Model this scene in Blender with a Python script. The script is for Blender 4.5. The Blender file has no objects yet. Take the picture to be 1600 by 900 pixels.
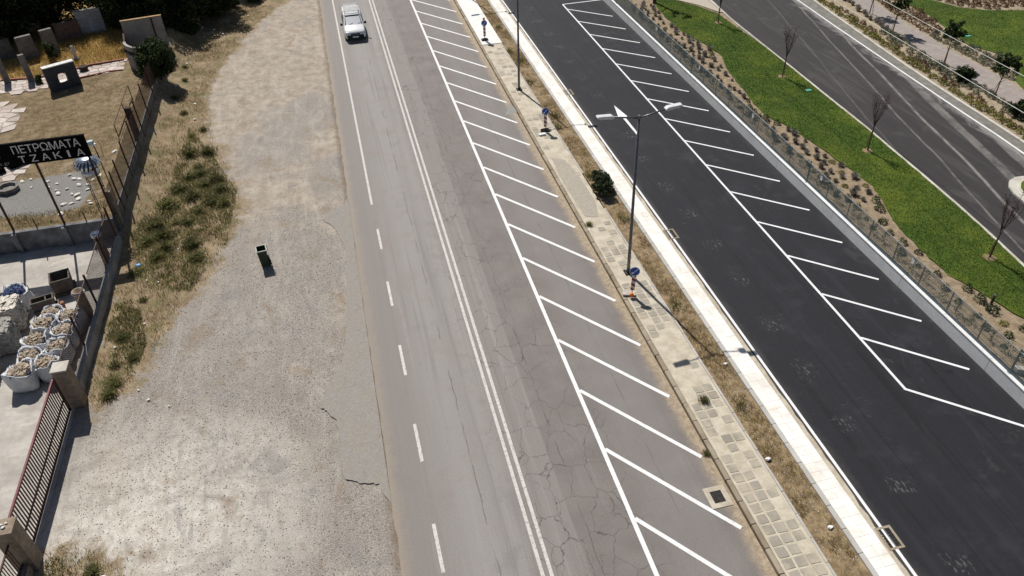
import bpy, math, random
import numpy as np
from mathutils import Matrix, Vector
random.seed(7); rng = np.random.default_rng(7)
sc = bpy.context.scene
C = sc.collection
R = math.radians

# ------------------------------------------------------------------ camera
cd = bpy.data.cameras.new('camera'); cam = bpy.data.objects.new('camera', cd); C.objects.link(cam)
cd.sensor_width = 36.0; cd.lens = 26.775; cd.clip_start = 0.1; cd.clip_end = 6000
rgt, dwn, fwd = Vector((0.970906, -0.238267, -0.023867)), Vector((-0.167828, -0.605990, -0.777567)), Vector((0.170805, 0.758950, -0.628347))
m = Matrix(((rgt.x, -dwn.x, -fwd.x, 0), (rgt.y, -dwn.y, -fwd.y, 0), (rgt.z, -dwn.z, -fwd.z, 24.0), (0, 0, 0, 1)))
cam.matrix_world = m
sc.camera = cam
# ------------------------------------------------------------------ light
SUN = Vector((-0.19, 0.766, 1.0)).normalized()          # towards the sun
w = bpy.data.worlds.new('World'); sc.world = w; w.use_nodes = True
wn = w.node_tree; bg = wn.nodes['Background']; sky = wn.nodes.new('ShaderNodeTexSky'); sky.sky_type = 'NISHITA'
sky.sun_disc = False; sky.sun_elevation = math.asin(SUN.z); sky.sun_rotation = math.atan2(SUN.x, SUN.y)
sky.air_density = 1.0; sky.dust_density = 1.2
wn.links.new(sky.outputs[0], bg.inputs[0]); bg.inputs[1].default_value = 0.05
sl = bpy.data.lights.new('sun', 'SUN'); sl.energy = 5.0; sl.angle = R(0.53); sl.color = (1.0, 0.955, 0.885)
so = bpy.data.objects.new('sun', sl); C.objects.link(so); so.rotation_euler = SUN.to_track_quat('Z', 'Y').to_euler(); so.location = (0, 0, 60)
sc.view_settings.view_transform = 'Standard'; sc.view_settings.look = 'None'
sc.view_settings.exposure = 0.0; sc.view_settings.gamma = 1.0; sc.view_settings.use_curve_mapping = False

# ------------------------------------------------------------------ material helpers
class NT:
    def __init__(s, name):
        s.m = bpy.data.materials.new(name); s.m.use_nodes = True
        s.t = s.m.node_tree; s.b = s.t.nodes['Principled BSDF']; s.b.inputs['Specular IOR Level'].default_value = 0.3
    def n(s, typ, **kw):
        x = s.t.nodes.new('ShaderNode' + typ)
        for k, v in kw.items(): setattr(x, k, v)
        return x
    def lk(s, a, b): s.t.links.new(a, b)
    def put(s, inp, v):
        if isinstance(v, (int, float)): inp.default_value = v
        elif isinstance(v, tuple): inp.default_value = v if len(v) == 4 or len(inp.default_value) == 3 else (*v, 1)
        else: s.lk(v, inp)
    def pos(s, sc=(1, 1, 1), rot=0.0):
        g = s.n('NewGeometry'); mp = s.n('Mapping'); s.lk(g.outputs['Position'], mp.inputs['Vector'])
        mp.inputs['Scale'].default_value = sc; mp.inputs['Rotation'].default_value = (0, 0, rot); return mp.outputs[0]
    def obj(s, sc=(1, 1, 1)):
        g = s.n('TexCoord'); mp = s.n('Mapping'); s.lk(g.outputs['Object'], mp.inputs['Vector']); mp.inputs['Scale'].default_value = sc; return mp.outputs[0]
    def xyz(s, v=None):
        g = s.n('NewGeometry'); x = s.n('SeparateXYZ'); s.lk(v if v is not None else g.outputs['Position'], x.inputs[0]); return x.outputs
    def noise(s, scale, detail=4, rough=.55, vec=None, dist=0.0):
        x = s.n('TexNoise'); x.inputs['Scale'].default_value = scale; x.inputs['Detail'].default_value = detail
        x.inputs['Roughness'].default_value = rough; x.inputs['Distortion'].default_value = dist
        s.lk(vec if vec is not None else s.pos(), x.inputs['Vector']); return x.outputs[0]
    def vor(s, scale, vec=None, feature='F1', out=0):
        x = s.n('TexVoronoi', feature=feature); x.inputs['Scale'].default_value = scale
        s.lk(vec if vec is not None else s.pos(), x.inputs['Vector']); return x.outputs[out]
    def mr(s, v, a, b, c=0.0, d=1.0, smooth=True):
        x = s.n('MapRange'); x.interpolation_type = 'SMOOTHSTEP' if smooth else 'LINEAR'
        s.put(x.inputs['Value'], v); x.inputs['From Min'].default_value = a; x.inputs['From Max'].default_value = b
        x.inputs['To Min'].default_value = c; x.inputs['To Max'].default_value = d; return x.outputs[0]
    def math(s, op, a, b=0.0):
        x = s.n('Math', operation=op); s.put(x.inputs[0], a); s.put(x.inputs[1], b); return x.outputs[0]
    def mix(s, f, a, b, mode='MIX'):
        x = s.n('Mix', data_type='RGBA', blend_type=mode); s.put(x.inputs[0], f); s.put(x.inputs[6], a); s.put(x.inputs[7], b); return x.outputs[2]
    def attr(s, name):
        x = s.n('Attribute'); x.attribute_name = name; return x.outputs['Fac']
    def rnd(s): return s.n('ObjectInfo').outputs['Random']
    def band(s, v, a, b, soft):
        return s.math('MULTIPLY', s.mr(v, a - soft, a + soft), s.mr(v, b - soft, b + soft, 1, 0))
    def warp(s, vec, amt, scale):
        x = s.n('TexNoise'); x.inputs['Scale'].default_value = scale; x.inputs['Detail'].default_value = 3; s.lk(vec, x.inputs['Vector'])
        k = s.n('VectorMath', operation='MULTIPLY_ADD'); s.lk(x.outputs[1], k.inputs[0]); k.inputs[1].default_value = (amt,) * 3; s.lk(vec, k.inputs[2]); return k.outputs[0]
    def bump(s, h, strength=.4, dist=.02):
        x = s.n('Bump'); x.inputs['Strength'].default_value = strength; x.inputs['Distance'].default_value = dist; s.lk(h, x.inputs['Height']); s.lk(x.outputs[0], s.b.inputs['Normal'])
    def done(s, col, rough=.85, metal=0.0):
        s.put(s.b.inputs['Base Color'], col); s.put(s.b.inputs['Roughness'], rough); s.b.inputs['Metallic'].default_value = metal; return s.m

def plain(name, col, rough=.7, metal=0.0, var=.25, scale=6.0, dirt=None, objvar=0.0, bump=0.0):
    t = NT(name)
    n = t.noise(scale, 5, .6, vec=t.obj())
    dark = tuple(c * (1 - var) for c in col); lite = tuple(min(1, c * (1 + var)) for c in col)
    c = t.mix(t.mr(n, .3, .7), dark, lite)
    if dirt: c = t.mix(t.mr(t.noise(scale * .35, 5, .65, vec=t.obj()), .5, .72, 0, .7), c, dirt)
    if objvar:
        k = t.mr(t.rnd(), 0, 1, 1 - objvar, 1 + objvar, False)
        cc = t.n('CombineXYZ'); [t.lk(k, cc.inputs[i]) for i in range(3)]
        c = t.mix(1.0, c, cc.outputs[0], 'MULTIPLY')
    if bump: t.bump(t.noise(scale * 4, 4, .6, vec=t.obj()), bump, .01)
    return t.done(c, rough, metal)

def leaf(name, c1, c2, c3=None, objvar=.25, scale=3.0, trans=.25):
    t = NT(name)
    g = t.n('NewGeometry')
    f = t.mr(t.noise(scale, 3, .6), .3, .7)
    c = t.mix(f, c1, c2)
    if c3: c = t.mix(t.mr(g.outputs['Random Per Island'], .72, .8), c, c3)
    k = t.math('MULTIPLY', t.mr(t.rnd(), 0, 1, 1 - objvar, 1 + objvar, False), t.mr(g.outputs['Random Per Island'], 0, 1, .75, 1.25, False))
    cc = t.n('CombineXYZ'); [t.lk(k, cc.inputs[i]) for i in range(3)]
    c = t.mix(1.0, c, cc.outputs[0], 'MULTIPLY')
    t.done(c, .75)
    tr = t.n('BsdfTranslucent'); t.put(tr.inputs[0], c); ms = t.n('MixShader'); ms.inputs[0].default_value = trans
    t.lk(t.b.outputs[0], ms.inputs[1]); t.lk(tr.outputs[0], ms.inputs[2]); t.lk(ms.outputs[0], t.t.nodes['Material Output'].inputs[0])
    return t.m

# ------------------------------------------------------------------ geometry helpers
def fast_mesh(name, V, Fq):
    V = np.asarray(V, dtype=np.float32); Fq = np.asarray(Fq, dtype=np.int32); k = Fq.shape[1]
    me = bpy.data.meshes.new(name); me.vertices.add(len(V)); me.vertices.foreach_set('co', V.ravel())
    me.loops.add(Fq.size); me.loops.foreach_set('vertex_index', Fq.ravel())
    me.polygons.add(len(Fq)); me.polygons.foreach_set('loop_start', np.arange(0, Fq.size, k, dtype=np.int32))
    me.polygons.foreach_set('loop_total', np.full(len(Fq), k, dtype=np.int32)); me.update(calc_edges=True); return me
def link(name, me, mat=None, parent=None, loc=None, rz=None):
    o = bpy.data.objects.new(name, me); C.objects.link(o)
    if mat is not None and me is not None and len(me.materials) == 0: me.materials.append(mat)
    if parent is not None: o.parent = parent
    if loc is not None: o.location = loc
    if rz is not None: o.rotation_euler = (0, 0, rz)
    return o
def tag(o, label=None, cat=None, group=None, kind=None):
    if label: o['label'] = label
    if cat: o['category'] = cat
    if group: o['group'] = group
    if kind: o['kind'] = kind
    return o
def thing(name, label, cat, loc=(0, 0, 0), rz=0.0, group=None):
    o = link(name, None, loc=loc, rz=rz); o.empty_display_size = .2; return tag(o, label, cat, group)
def struct(o): return tag(o, kind='structure')
def dup(o, parent=None):
    c = o.copy(); C.objects.link(c); c.parent = parent
    for ch in list(o.children): dup(ch, c)
    return c
class MB:
    def __init__(s): s.v = []; s.f = []
    def add(s, vs, fs):
        b = len(s.v); s.v += [tuple(v) for v in vs]; s.f += [tuple(i + b for i in f) for f in fs]; return s
    def box(s, c, sz, rz=0.0, taper=1.0):
        x, y, z = sz[0] / 2, sz[1] / 2, sz[2] / 2; cs, sn = math.cos(rz), math.sin(rz); vs = []
        for k, zz in ((1, -z), (taper, z)):
            for a, b in ((-x, -y), (x, -y), (x, y), (-x, y)):
                a *= k; b *= k; vs.append((c[0] + a * cs - b * sn, c[1] + a * sn + b * cs, c[2] + zz))
        return s.add(vs, [(3, 2, 1, 0), (4, 5, 6, 7), (0, 1, 5, 4), (1, 2, 6, 5), (2, 3, 7, 6), (3, 0, 4, 7)])
    def tube(s, pts, rs, n=8, cap=True):
        pts = [Vector(p) for p in pts]
        if isinstance(rs, (int, float)): rs = [rs] * len(pts)
        rings = []; vs = []
        for i, p in enumerate(pts):
            d = (pts[min(i + 1, len(pts) - 1)] - pts[max(i - 1, 0)]).normalized()
            a = Vector((1, 0, 0)) if abs(d.x) < .8 else Vector((0, 1, 0))
            u = d.cross(a).normalized(); v = d.cross(u)
            rings.append(len(vs)); vs += [p + (u * math.cos(2 * math.pi * k / n) + v * math.sin(2 * math.pi * k / n)) * rs[i] for k in range(n)]
        fs = []
        for a, b in zip(rings, rings[1:]): fs += [(a + k, a + (k + 1) % n, b + (k + 1) % n, b + k) for k in range(n)]
        if cap: fs += [tuple(range(rings[0] + n - 1, rings[0] - 1, -1)), tuple(range(rings[-1], rings[-1] + n))]
        return s.add(vs, fs)
    def lathe(s, prof, c=(0, 0, 0), n=16):
        vs = []; fs = []
        for r, z in prof: vs += [(c[0] + r * math.cos(2 * math.pi * k / n), c[1] + r * math.sin(2 * math.pi * k / n), c[2] + z) for k in range(n)]
        for i in range(len(prof) - 1): fs += [(i * n + k, i * n + (k + 1) % n, (i + 1) * n + (k + 1) % n, (i + 1) * n + k) for k in range(n)]
        fs += [tuple(range(n - 1, -1, -1)), tuple(range((len(prof) - 1) * n, len(prof) * n))]
        return s.add(vs, fs)
    def prism(s, poly, z0, z1):
        n = len(poly); vs = [(x, y, z0) for x, y in poly] + [(x, y, z1) for x, y in poly]
        return s.add(vs, [tuple(range(n - 1, -1, -1)), tuple(range(n, 2 * n))] + [(k, (k + 1) % n, n + (k + 1) % n, n + k) for k in range(n)])
    def xz_prism(s, poly, y0, y1):
        n = len(poly); vs = [(x, y0, z) for x, z in poly] + [(x, y1, z) for x, z in poly]
        return s.add(vs, [tuple(range(n)), tuple(range(2 * n - 1, n - 1, -1))] + [((k + 1) % n, k, n + k, n + (k + 1) % n) for k in range(n)])
    def mesh(s, name='mesh', smooth=False):
        me = bpy.data.meshes.new(name); me.from_pydata(s.v, [], s.f); me.update()
        if smooth: me.polygons.foreach_set('use_smooth', [True] * len(me.polygons))
        return me
    def build(s, name, mat, parent=None, loc=None, rz=None, smooth=False): return link(name, s.mesh(name, smooth), mat, parent, loc, rz)
def bevel(o, w=.01, seg=2):
    b = o.modifiers.new('bevel', 'BEVEL'); b.width = w; b.segments = seg; b.limit_method = 'ANGLE'; b.angle_limit = R(40); return o
def sheet(name, poly, z, mat, parent=None):
    return MB().add([(x, y, z) for x, y in poly], [tuple(range(len(poly)))]).build(name, mat, parent)
def grid_sheet(name, x0, x1, y0, y1, step, zfun, mat, attrs=None):
    xs = np.arange(x0, x1 + step * .5, step); ys = np.arange(y0, y1 + step * .5, step); X, Y = np.meshgrid(xs, ys)
    V = np.stack([X.ravel(), Y.ravel(), zfun(X, Y).ravel()], 1); nx = len(xs); i = (np.arange(len(ys) - 1)[:, None] * nx + np.arange(nx - 1)[None]).ravel()
    me = fast_mesh(name, V, np.stack([i, i + 1, i + nx + 1, i + nx], 1))
    for k, fn in (attrs or {}).items():
        a = me.attributes.new(k, 'FLOAT', 'POINT'); a.data.foreach_set('value', fn(X, Y).ravel().astype(np.float32))
    return link(name, me, mat)
def inpoly(X, Y, poly):
    ins = np.zeros(np.shape(X), bool); n = len(poly)
    for i in range(n):
        x1, y1 = poly[i]; x2, y2 = poly[(i + 1) % n]
        if y1 == y2: continue
        c = ((y1 > Y) != (y2 > Y)) & (X < (x2 - x1) * (Y - y1) / (y2 - y1) + x1); ins ^= c
    return ins
def sdist(X, Y, poly):          # signed distance, positive inside
    d = np.full(np.shape(X), 1e9); n = len(poly)
    for i in range(n):
        ax, ay = poly[i]; bx, by = poly[(i + 1) % n]; L = (bx - ax) ** 2 + (by - ay) ** 2 + 1e-12
        t = np.clip(((X - ax) * (bx - ax) + (Y - ay) * (by - ay)) / L, 0, 1)
        d = np.minimum(d, np.hypot(X - ax - t * (bx - ax), Y - ay - t * (by - ay)))
    return np.where(inpoly(X, Y, poly), d, -d)
def scatter(poly, n):
    p = np.array(poly); out = np.zeros((0, 2))
    while len(out) < n:
        q = rng.uniform(p.min(0), p.max(0), (n * 2, 2)); out = np.vstack([out, q[inpoly(q[:, 0], q[:, 1], poly)]])
    return out[:n]
def vnoise(X, Y, s, seed=0):    # smooth value noise
    r = np.random.default_rng(seed); T = r.random((64, 64)); x = X / s + 1000; y = Y / s + 1000
    xi = np.floor(x).astype(int); yi = np.floor(y).astype(int); fx = x - xi; fy = y - yi; fx = fx * fx * (3 - 2 * fx); fy = fy * fy * (3 - 2 * fy)
    g = lambda a, b: T[a % 64, b % 64]
    return (g(xi, yi) * (1 - fx) + g(xi + 1, yi) * fx) * (1 - fy) + (g(xi, yi + 1) * (1 - fx) + g(xi + 1, yi + 1) * fx) * fy
def fbm(X, Y, s, seed=0): return .5 * vnoise(X + Y * .3, Y - X * .3, s, seed) + .3 * vnoise(X * .8 - Y * .6, Y * .8 + X * .6, s * .42, seed + 1) + .2 * vnoise(X, Y, s * .17, seed + 2)
def thin(P, s, seed, lo, hi):       # keep points where smooth noise is high, with ragged edges
    k = fbm(P[:, 0], P[:, 1], s, seed); return P[rng.random(len(P)) < np.clip((k - lo) / (hi - lo), 0, 1)]
def blades(P, h, wd, lean, Z=0.0):
    """bent grass blades: P (n,2|3) roots, each three triangles"""
    n = len(P); h = np.broadcast_to(h, n) * rng.uniform(.6, 1.25, n); a = rng.uniform(0, 2 * math.pi, n); L = h * rng.uniform(.2, 1, n) * lean
    z0 = P[:, 2] if P.shape[1] == 3 else np.full(n, Z)
    dx, dy = np.cos(a), np.sin(a); px, py = -dy * wd / 2, dx * wd / 2
    mid = .55
    V = np.stack([np.stack([P[:, 0] - px, P[:, 1] - py, z0], 1), np.stack([P[:, 0] + px, P[:, 1] + py, z0], 1),
                  np.stack([P[:, 0] + dx * L * .35 + px * .8, P[:, 1] + dy * L * .35 + py * .8, z0 + h * mid], 1),
                  np.stack([P[:, 0] + dx * L * .35 - px * .8, P[:, 1] + dy * L * .35 - py * .8, z0 + h * mid], 1),
                  np.stack([P[:, 0] + dx * L, P[:, 1] + dy * L, z0 + h], 1)], 1).reshape(-1, 3)
    b = (np.arange(n) * 5)[:, None]; F_ = np.concatenate([b + [0, 1, 2], b + [0, 2, 3], b + [3, 2, 4]], 0); return V, F_
def leaves(P, size, up=.3):
    """leaf quads (two triangles) with random facing at points P (n,3)"""
    n = len(P); d = rng.normal(size=(n, 3)); d /= np.linalg.norm(d, axis=1)[:, None]
    e = rng.normal(size=(n, 3)); e[:, 2] *= up; e -= d * (e * d).sum(1)[:, None]; e /= np.linalg.norm(e, axis=1)[:, None]; f = np.cross(d, e)
    s = (size * rng.uniform(.6, 1.3, n))[:, None]
    V = np.stack([P - e * s, P + f * s * .45, P + e * s, P - f * s * .45], 1).reshape(-1, 3)
    b = (np.arange(n) * 4)[:, None]; return V, np.concatenate([b + [0, 1, 2], b + [0, 2, 3]], 0)
def rock(r, sq=(1, 1, .6), seed=0):
    q = np.random.default_rng(seed); mb = MB(); n = 7; vs = []
    for z, k in ((-.6, .75), (0.1, 1.0), (.75, .65)):
        for i in range(n):
            a = 2 * math.pi * i / n + q.uniform(-.2, .2); rr = r * k * q.uniform(.75, 1.1); vs.append((rr * math.cos(a) * sq[0], rr * math.sin(a) * sq[1], r * z * sq[2] * q.uniform(.8, 1.1)))
    fs = [(l * n + i, l * n + (i + 1) % n, (l + 1) * n + (i + 1) % n, (l + 1) * n + i) for l in (0, 1) for i in range(n)] + [tuple(range(n - 1, -1, -1)), tuple(range(2 * n, 3 * n))]
    return mb.add(vs, fs)

# ================================================================== ground and roads
YA, YB = -25.0, 120.0
# ---- materials of the surfaces
def mat_ground():
    t = NT('dry_earth'); n = t.noise(.6, 8, .65)
    c = t.mix(t.mr(n, .3, .7), (.20, .15, .09), (.34, .27, .18)); c = t.mix(t.mr(t.noise(.06, 4), .5, .65), c, (.13, .13, .05)); t.bump(t.noise(9, 6, .7), .6, .05); return t.done(c, .95)
def mat_dirt():
    t = NT('gravel_and_dust'); p = t.pos()
    big = t.noise(.16, 5, .6, vec=t.warp(p, 2.0, .15)); x = t.xyz()
    sand = t.mix(t.mr(t.noise(1.3, 6, .65), .3, .7), (.29, .243, .195), (.435, .38, .318))
    grav = t.mix(t.mr(t.noise(26, 3, .75), .34, .66), (.158, .138, .123), (.43, .39, .35))
    c = t.mix(t.mr(t.math('ADD', big, t.mr(x[1], 30, 62, -.12, .14, False)), .42, .58), grav, sand)
    # grey coarse zone in the middle of the lay-by
    c = t.mix(t.math('MULTIPLY', t.attr('grey'), t.mr(t.noise(.5, 5, .65), .3, .62, .15, .75)), c, grav)
    # pale cement dust in front of the gate
    pale = t.mix(t.mr(t.noise(2.2, 6, .7), .3, .7), (.50, .455, .40), (.68, .645, .59))
    c = t.mix(t.math('MULTIPLY', t.attr('pale'), t.mr(t.noise(.35, 7, .7, vec=t.pos((1, 1.6, 1), .5), dist=1.0), .30, .56, .15, 1.0)), c, pale)
    # tyre swirls
    sw = t.noise(1.0, 6, .68, vec=t.warp(t.pos((1.1, .22, 1), .12), 1.6, .3), dist=1.2)
    c = t.mix(t.mr(sw, .5, .68, 0, .28), c, (.48, .445, .39)); c = t.mix(t.mr(sw, .36, .47, .22, 0), c, (.21, .185, .155)); sw2 = t.noise(1.0, 5, .7, vec=t.warp(t.pos((.9, .35, 1), .55), 1.4, .3), dist=1.2); c = t.mix(t.mr(sw2, .53, .68, 0, .34), c, (.48, .435, .375)); c = t.mix(t.mr(sw2, .35, .46, .26, 0), c, (.21, .18, .15)); sw3 = t.n('TexWave'); sw3.inputs['Scale'].default_value = .55; sw3.inputs['Distortion'].default_value = 9.0; sw3.inputs['Detail'].default_value = 4.0; sw3.inputs['Detail Scale'].default_value = .55; t.lk(t.warp(t.pos((1, .22, 1), .1), 1.5, .2), sw3.inputs['Vector']); c = t.mix(t.math('MULTIPLY', t.mr(sw3.outputs[1], .7, .98, 0, .16), t.mr(t.noise(.3, 4), .45, .62)), c, (.22, .195, .165))
    pat = t.noise(.55, 7, .7, vec=t.pos((1.2, .8, 1)), dist=.6)
    c = t.mix(t.mr(pat, .54, .66, 0, .5), c, (.24, .172, .11)); c = t.mix(t.mr(pat, .34, .44, .5, 0), c, (.215, .205, .20))
    e = t.mix(t.mr(t.noise(2.0, 6, .7), .3, .7), (.20, .14, .08), (.36, .28, .18))
    e = t.mix(t.mr(t.noise(1.0, 5, .6), .48, .66, 0, .75), e, (.13, .125, .045))
    v = t.mr(t.math('ADD', t.attr('verge'), t.mr(t.noise(.7, 7, .75, dist=.6), 0, 1, -1.1, 1.1, False)), .3, .7)
    c = t.mix(v, c, e)
    st = t.noise(55, 2, .6); c = t.mix(t.mr(st, .66, .72, 0, .8), c, (.62, .59, .54)); c = t.mix(t.mr(st, .27, .33, .7, 0), c, (.085, .08, .075))
    c = t.mix(t.math('MULTIPLY', t.mr(t.xyz()[0], -1.25, -.85), t.mr(t.noise(2, 5, .7), .3, .6, .3, .8)), c, (.17, .125, .085))
    f = t.math('MULTIPLY', t.mr(t.noise(95, 2, .7), .25, .75, .72, 1.25, False), t.mr(t.noise(15, 4, .85), .3, .7, .80, 1.2, False)); cc = t.n('CombineXYZ'); [t.lk(f, cc.inputs[i]) for i in range(3)]
    c = t.mix(1.0, c, cc.outputs[0], 'MULTIPLY')
    t.bump(t.noise(30, 5, .75), .75, .03); return t.done(c, .95)
def mat_asphalt_old():
    t = NT('worn_asphalt'); x = t.xyz(); X = x[0]
    fine = t.noise(42, 4, .75)
    c = t.mix(t.mr(fine, .28, .72, smooth=False), (.142, .132, .126), (.285, .270, .260)); gr = t.noise(19, 3, .85)
    xw = t.math('ADD', X, t.mr(t.noise(.25, 4), 0, 1, -.28, .28, False))
    lane = t.band(xw, .9, 3.6, .5)
    c = t.mix(t.math('MULTIPLY', lane, .5), c, (.30, .296, .290))
    for a in (1.25, 2.75): c = t.mix(t.math('MULTIPLY', t.band(xw, a - .28, a + .28, .3), .22), c, (.165, .158, .152))
    lon = t.noise(1.0, 6, .62, vec=t.pos((2.6, .05, 1)), dist=.15)
    c = t.mix(t.mr(lon, .5, .7, 0, .55), c, (.315, .302, .29)); c = t.mix(t.mr(lon, .34, .48, .5, 0), c, (.14, .13, .125))
    blot = t.noise(.45, 6, .65); c = t.mix(t.mr(blot, .5, .66, 0, .5), c, (.225, .195, .175)); c = t.mix(t.mr(blot, .33, .44, .3, 0), c, (.15, .148, .15))
    # dark, cracked strip between the double line and the bays
    strip = t.band(t.math('ADD', X, t.mr(t.noise(.8, 5), 0, 1, -.07, .07, False)), 5.42, 40.0, .06)
    c = t.mix(t.math('MULTIPLY', strip, t.mr(t.noise(.7, 5), .3, .7, .3, .7)), c, (.138, .122, .116))
    bays = t.band(xw, 8.3, 10.6, .7); c = t.mix(t.math('MULTIPLY', bays, .5), c, (.215, .208, .205))
    # shoulder left of the edge line: browner
    c = t.mix(t.math('MULTIPLY', t.mr(xw, -.1, .8, 1, 0), .55), c, (.205, .19, .178))
    # sealed and open cracks
    wp = t.warp(t.warp(t.pos((1, .75, 1)), .7, 1.1), .16, 5.0); ed = t.vor(.95, wp, 'DISTANCE_TO_EDGE')
    mask = t.math('MULTIPLY', t.mr(t.noise(.22, 4, .6), .36, .52), t.mr(X, 2.6, 4.4))
    mask = t.math('MULTIPLY', mask, t.mr(X, 7.4, 8.4, 1, .12))
    cr = t.math('MULTIPLY', t.math('MULTIPLY', t.mr(ed, .003, .014, 1, 0), mask), t.mr(t.noise(1.3, 4, .7), .30, .50))
    ed2 = t.vor(2.6, t.warp(t.pos(), .35, 2.0), 'DISTANCE_TO_EDGE')
    cr2 = t.math('MULTIPLY', t.mr(ed2, .006, .026, .8, 0), t.math('MULTIPLY', t.mr(t.noise(.3, 4, .6), .53, .62), t.band(X, 4.7, 7.5, .5)))
    c = t.mix(t.math('MULTIPLY', t.math('MAXIMUM', cr, cr2), .8), c, (.055, .05, .046))
    for sx, am in ((2.42, .6), (5.85, .55), (9.3, .4)):
        dd = t.math('ABSOLUTE', t.math('ADD', t.math('SUBTRACT', X, sx), t.mr(t.noise(.9, 6, .7), 0, 1, -.12, .12, False)))
        c = t.mix(t.math('MULTIPLY', t.mr(dd, .012, .03, am, 0), t.mr(t.noise(.5, 3), .42, .55)), c, (.06, .056, .053))
    # blown sand against the kerb and the left edge
    du = t.math('ADD', t.mr(X, 10.3, 11.5, -.6, .95, False), t.mr(t.noise(1.1, 7, .7), 0, 1, -.5, .5, False))
    c = t.mix(t.mr(du, .05, .75, 0, .95), c, t.mix(t.mr(t.noise(5, 5, .7), .3, .7), (.26, .20, .135), (.43, .36, .26)))
    dl = t.math('ADD', t.mr(X, -.85, .25, .75, -.5, False), t.mr(t.noise(1.6, 6, .7), 0, 1, -.4, .4, False))
    c = t.mix(t.mr(dl, .15, .8, 0, .6), c, (.31, .26, .205))
    f = t.math('MULTIPLY', t.mr(gr, .3, .7, .84, 1.16, False), t.mr(t.noise(70, 2, .8), .3, .7, .82, 1.18, False)); cc = t.n('CombineXYZ'); [t.lk(f, cc.inputs[i]) for i in range(3)]; c = t.mix(1.0, c, cc.outputs[0], 'MULTIPLY'); c = t.mix(1.0, c, (1.0, .972, .948), 'MULTIPLY')
    t.bump(t.noise(90, 3, .8), .5, .012)
    return t.done(c, t.mr(lon, .3, .7, .62, .78))
def mat_asphalt_new():
    t = NT('fresh_asphalt'); X = t.xyz()[0]
    c = t.mix(t.mr(t.noise(50, 4, .75), .3, .7), (.0078, .0080, .0105), (.026, .0268, .0335))
    lon = t.noise(1.0, 6, .6, vec=t.pos((1.6, .07, 1))); c = t.mix(t.mr(lon, .48, .7, 0, .6), c, (.031, .032, .040)); c = t.mix(t.mr(lon, .34, .46, .6, 0), c, (.007, .007, .009))
    bl = t.noise(.5, 6, .65); c = t.mix(t.mr(bl, .52, .7, 0, .5), c, (.036, .037, .045))
    # dusty scuffs in the lane
    sp = t.math('MULTIPLY', t.mr(t.noise(11, 3, .7, vec=t.pos((1, .32, 1), .12)), .54, .64), t.math('MULTIPLY', t.mr(t.math('SINE', t.math('MULTIPLY', t.math('ADD', t.xyz()[1], t.mr(t.noise(.5, 2), 0, 1, -.8, .8, False)), 1.96)), .35, .9), t.band(t.math('ADD', X, t.mr(t.noise(.2, 2), 0, 1, -.7, .7, False)), 17.35, 18.1, .3)))
    c = t.mix(t.math('MULTIPLY', sp, .5), c, (.22, .215, .21))
    sk = t.math('MULTIPLY', t.mr(t.noise(6, 3, .7, vec=t.pos((.28, 1.8, 1), .22)), .64, .70), t.mr(t.noise(.3, 3), .5, .6)); c = t.mix(t.math('MULTIPLY', sk, .3), c, (.17, .165, .16))
    st = t.noise(70, 1, .5); c = t.mix(t.mr(st, .72, .77, 0, .5), c, (.25, .25, .25))
    du = t.math('ADD', t.mr(X, 15.9, 17.0, .55, -.4, False), t.mr(t.noise(1.4, 6, .7, vec=t.pos((1, .4, 1))), 0, 1, -.45, .45, False)); c = t.mix(t.mr(du, .1, .7, 0, .4), c, (.13, .115, .095))
    du = t.math('ADD', t.mr(X, 23.6, 24.9, -.4, .4, False), t.mr(t.noise(1.2, 6, .7, vec=t.pos((1, .5, 1))), 0, 1, -.5, .5, False)); c = t.mix(t.mr(du, .1, .7, 0, .3), c, (.10, .095, .09))
    oil = t.math('MULTIPLY', t.mr(t.noise(1.6, 4, .6), .62, .70), t.band(X, 21.6, 24.2, .4)); c = t.mix(t.math('MULTIPLY', oil, .6), c, (.006, .006, .007))
    for sx in (18.45, 20.55): c = t.mix(t.mr(t.math('ABSOLUTE', t.math('ADD', t.math('SUBTRACT', X, sx), t.mr(t.noise(1.2, 4, .6), 0, 1, -.05, .05, False))), .01, .035, .55, 0), c, (.006, .006, .007))
    tr = t.noise(1.0, 5, .7, vec=t.warp(t.pos((.7, .5, 1), .75), .8, .35), dist=.7); c = t.mix(t.math('MULTIPLY', t.mr(tr, .57, .66, 0, .4), t.mr(X, 19.5, 21.5)), c, (.055, .055, .057))
    t.b.inputs['Specular IOR Level'].default_value = .22; t.bump(t.noise(110, 3, .8), .5, .012); return t.done(c, t.mr(lon, .3, .7, .62, .8))
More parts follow.
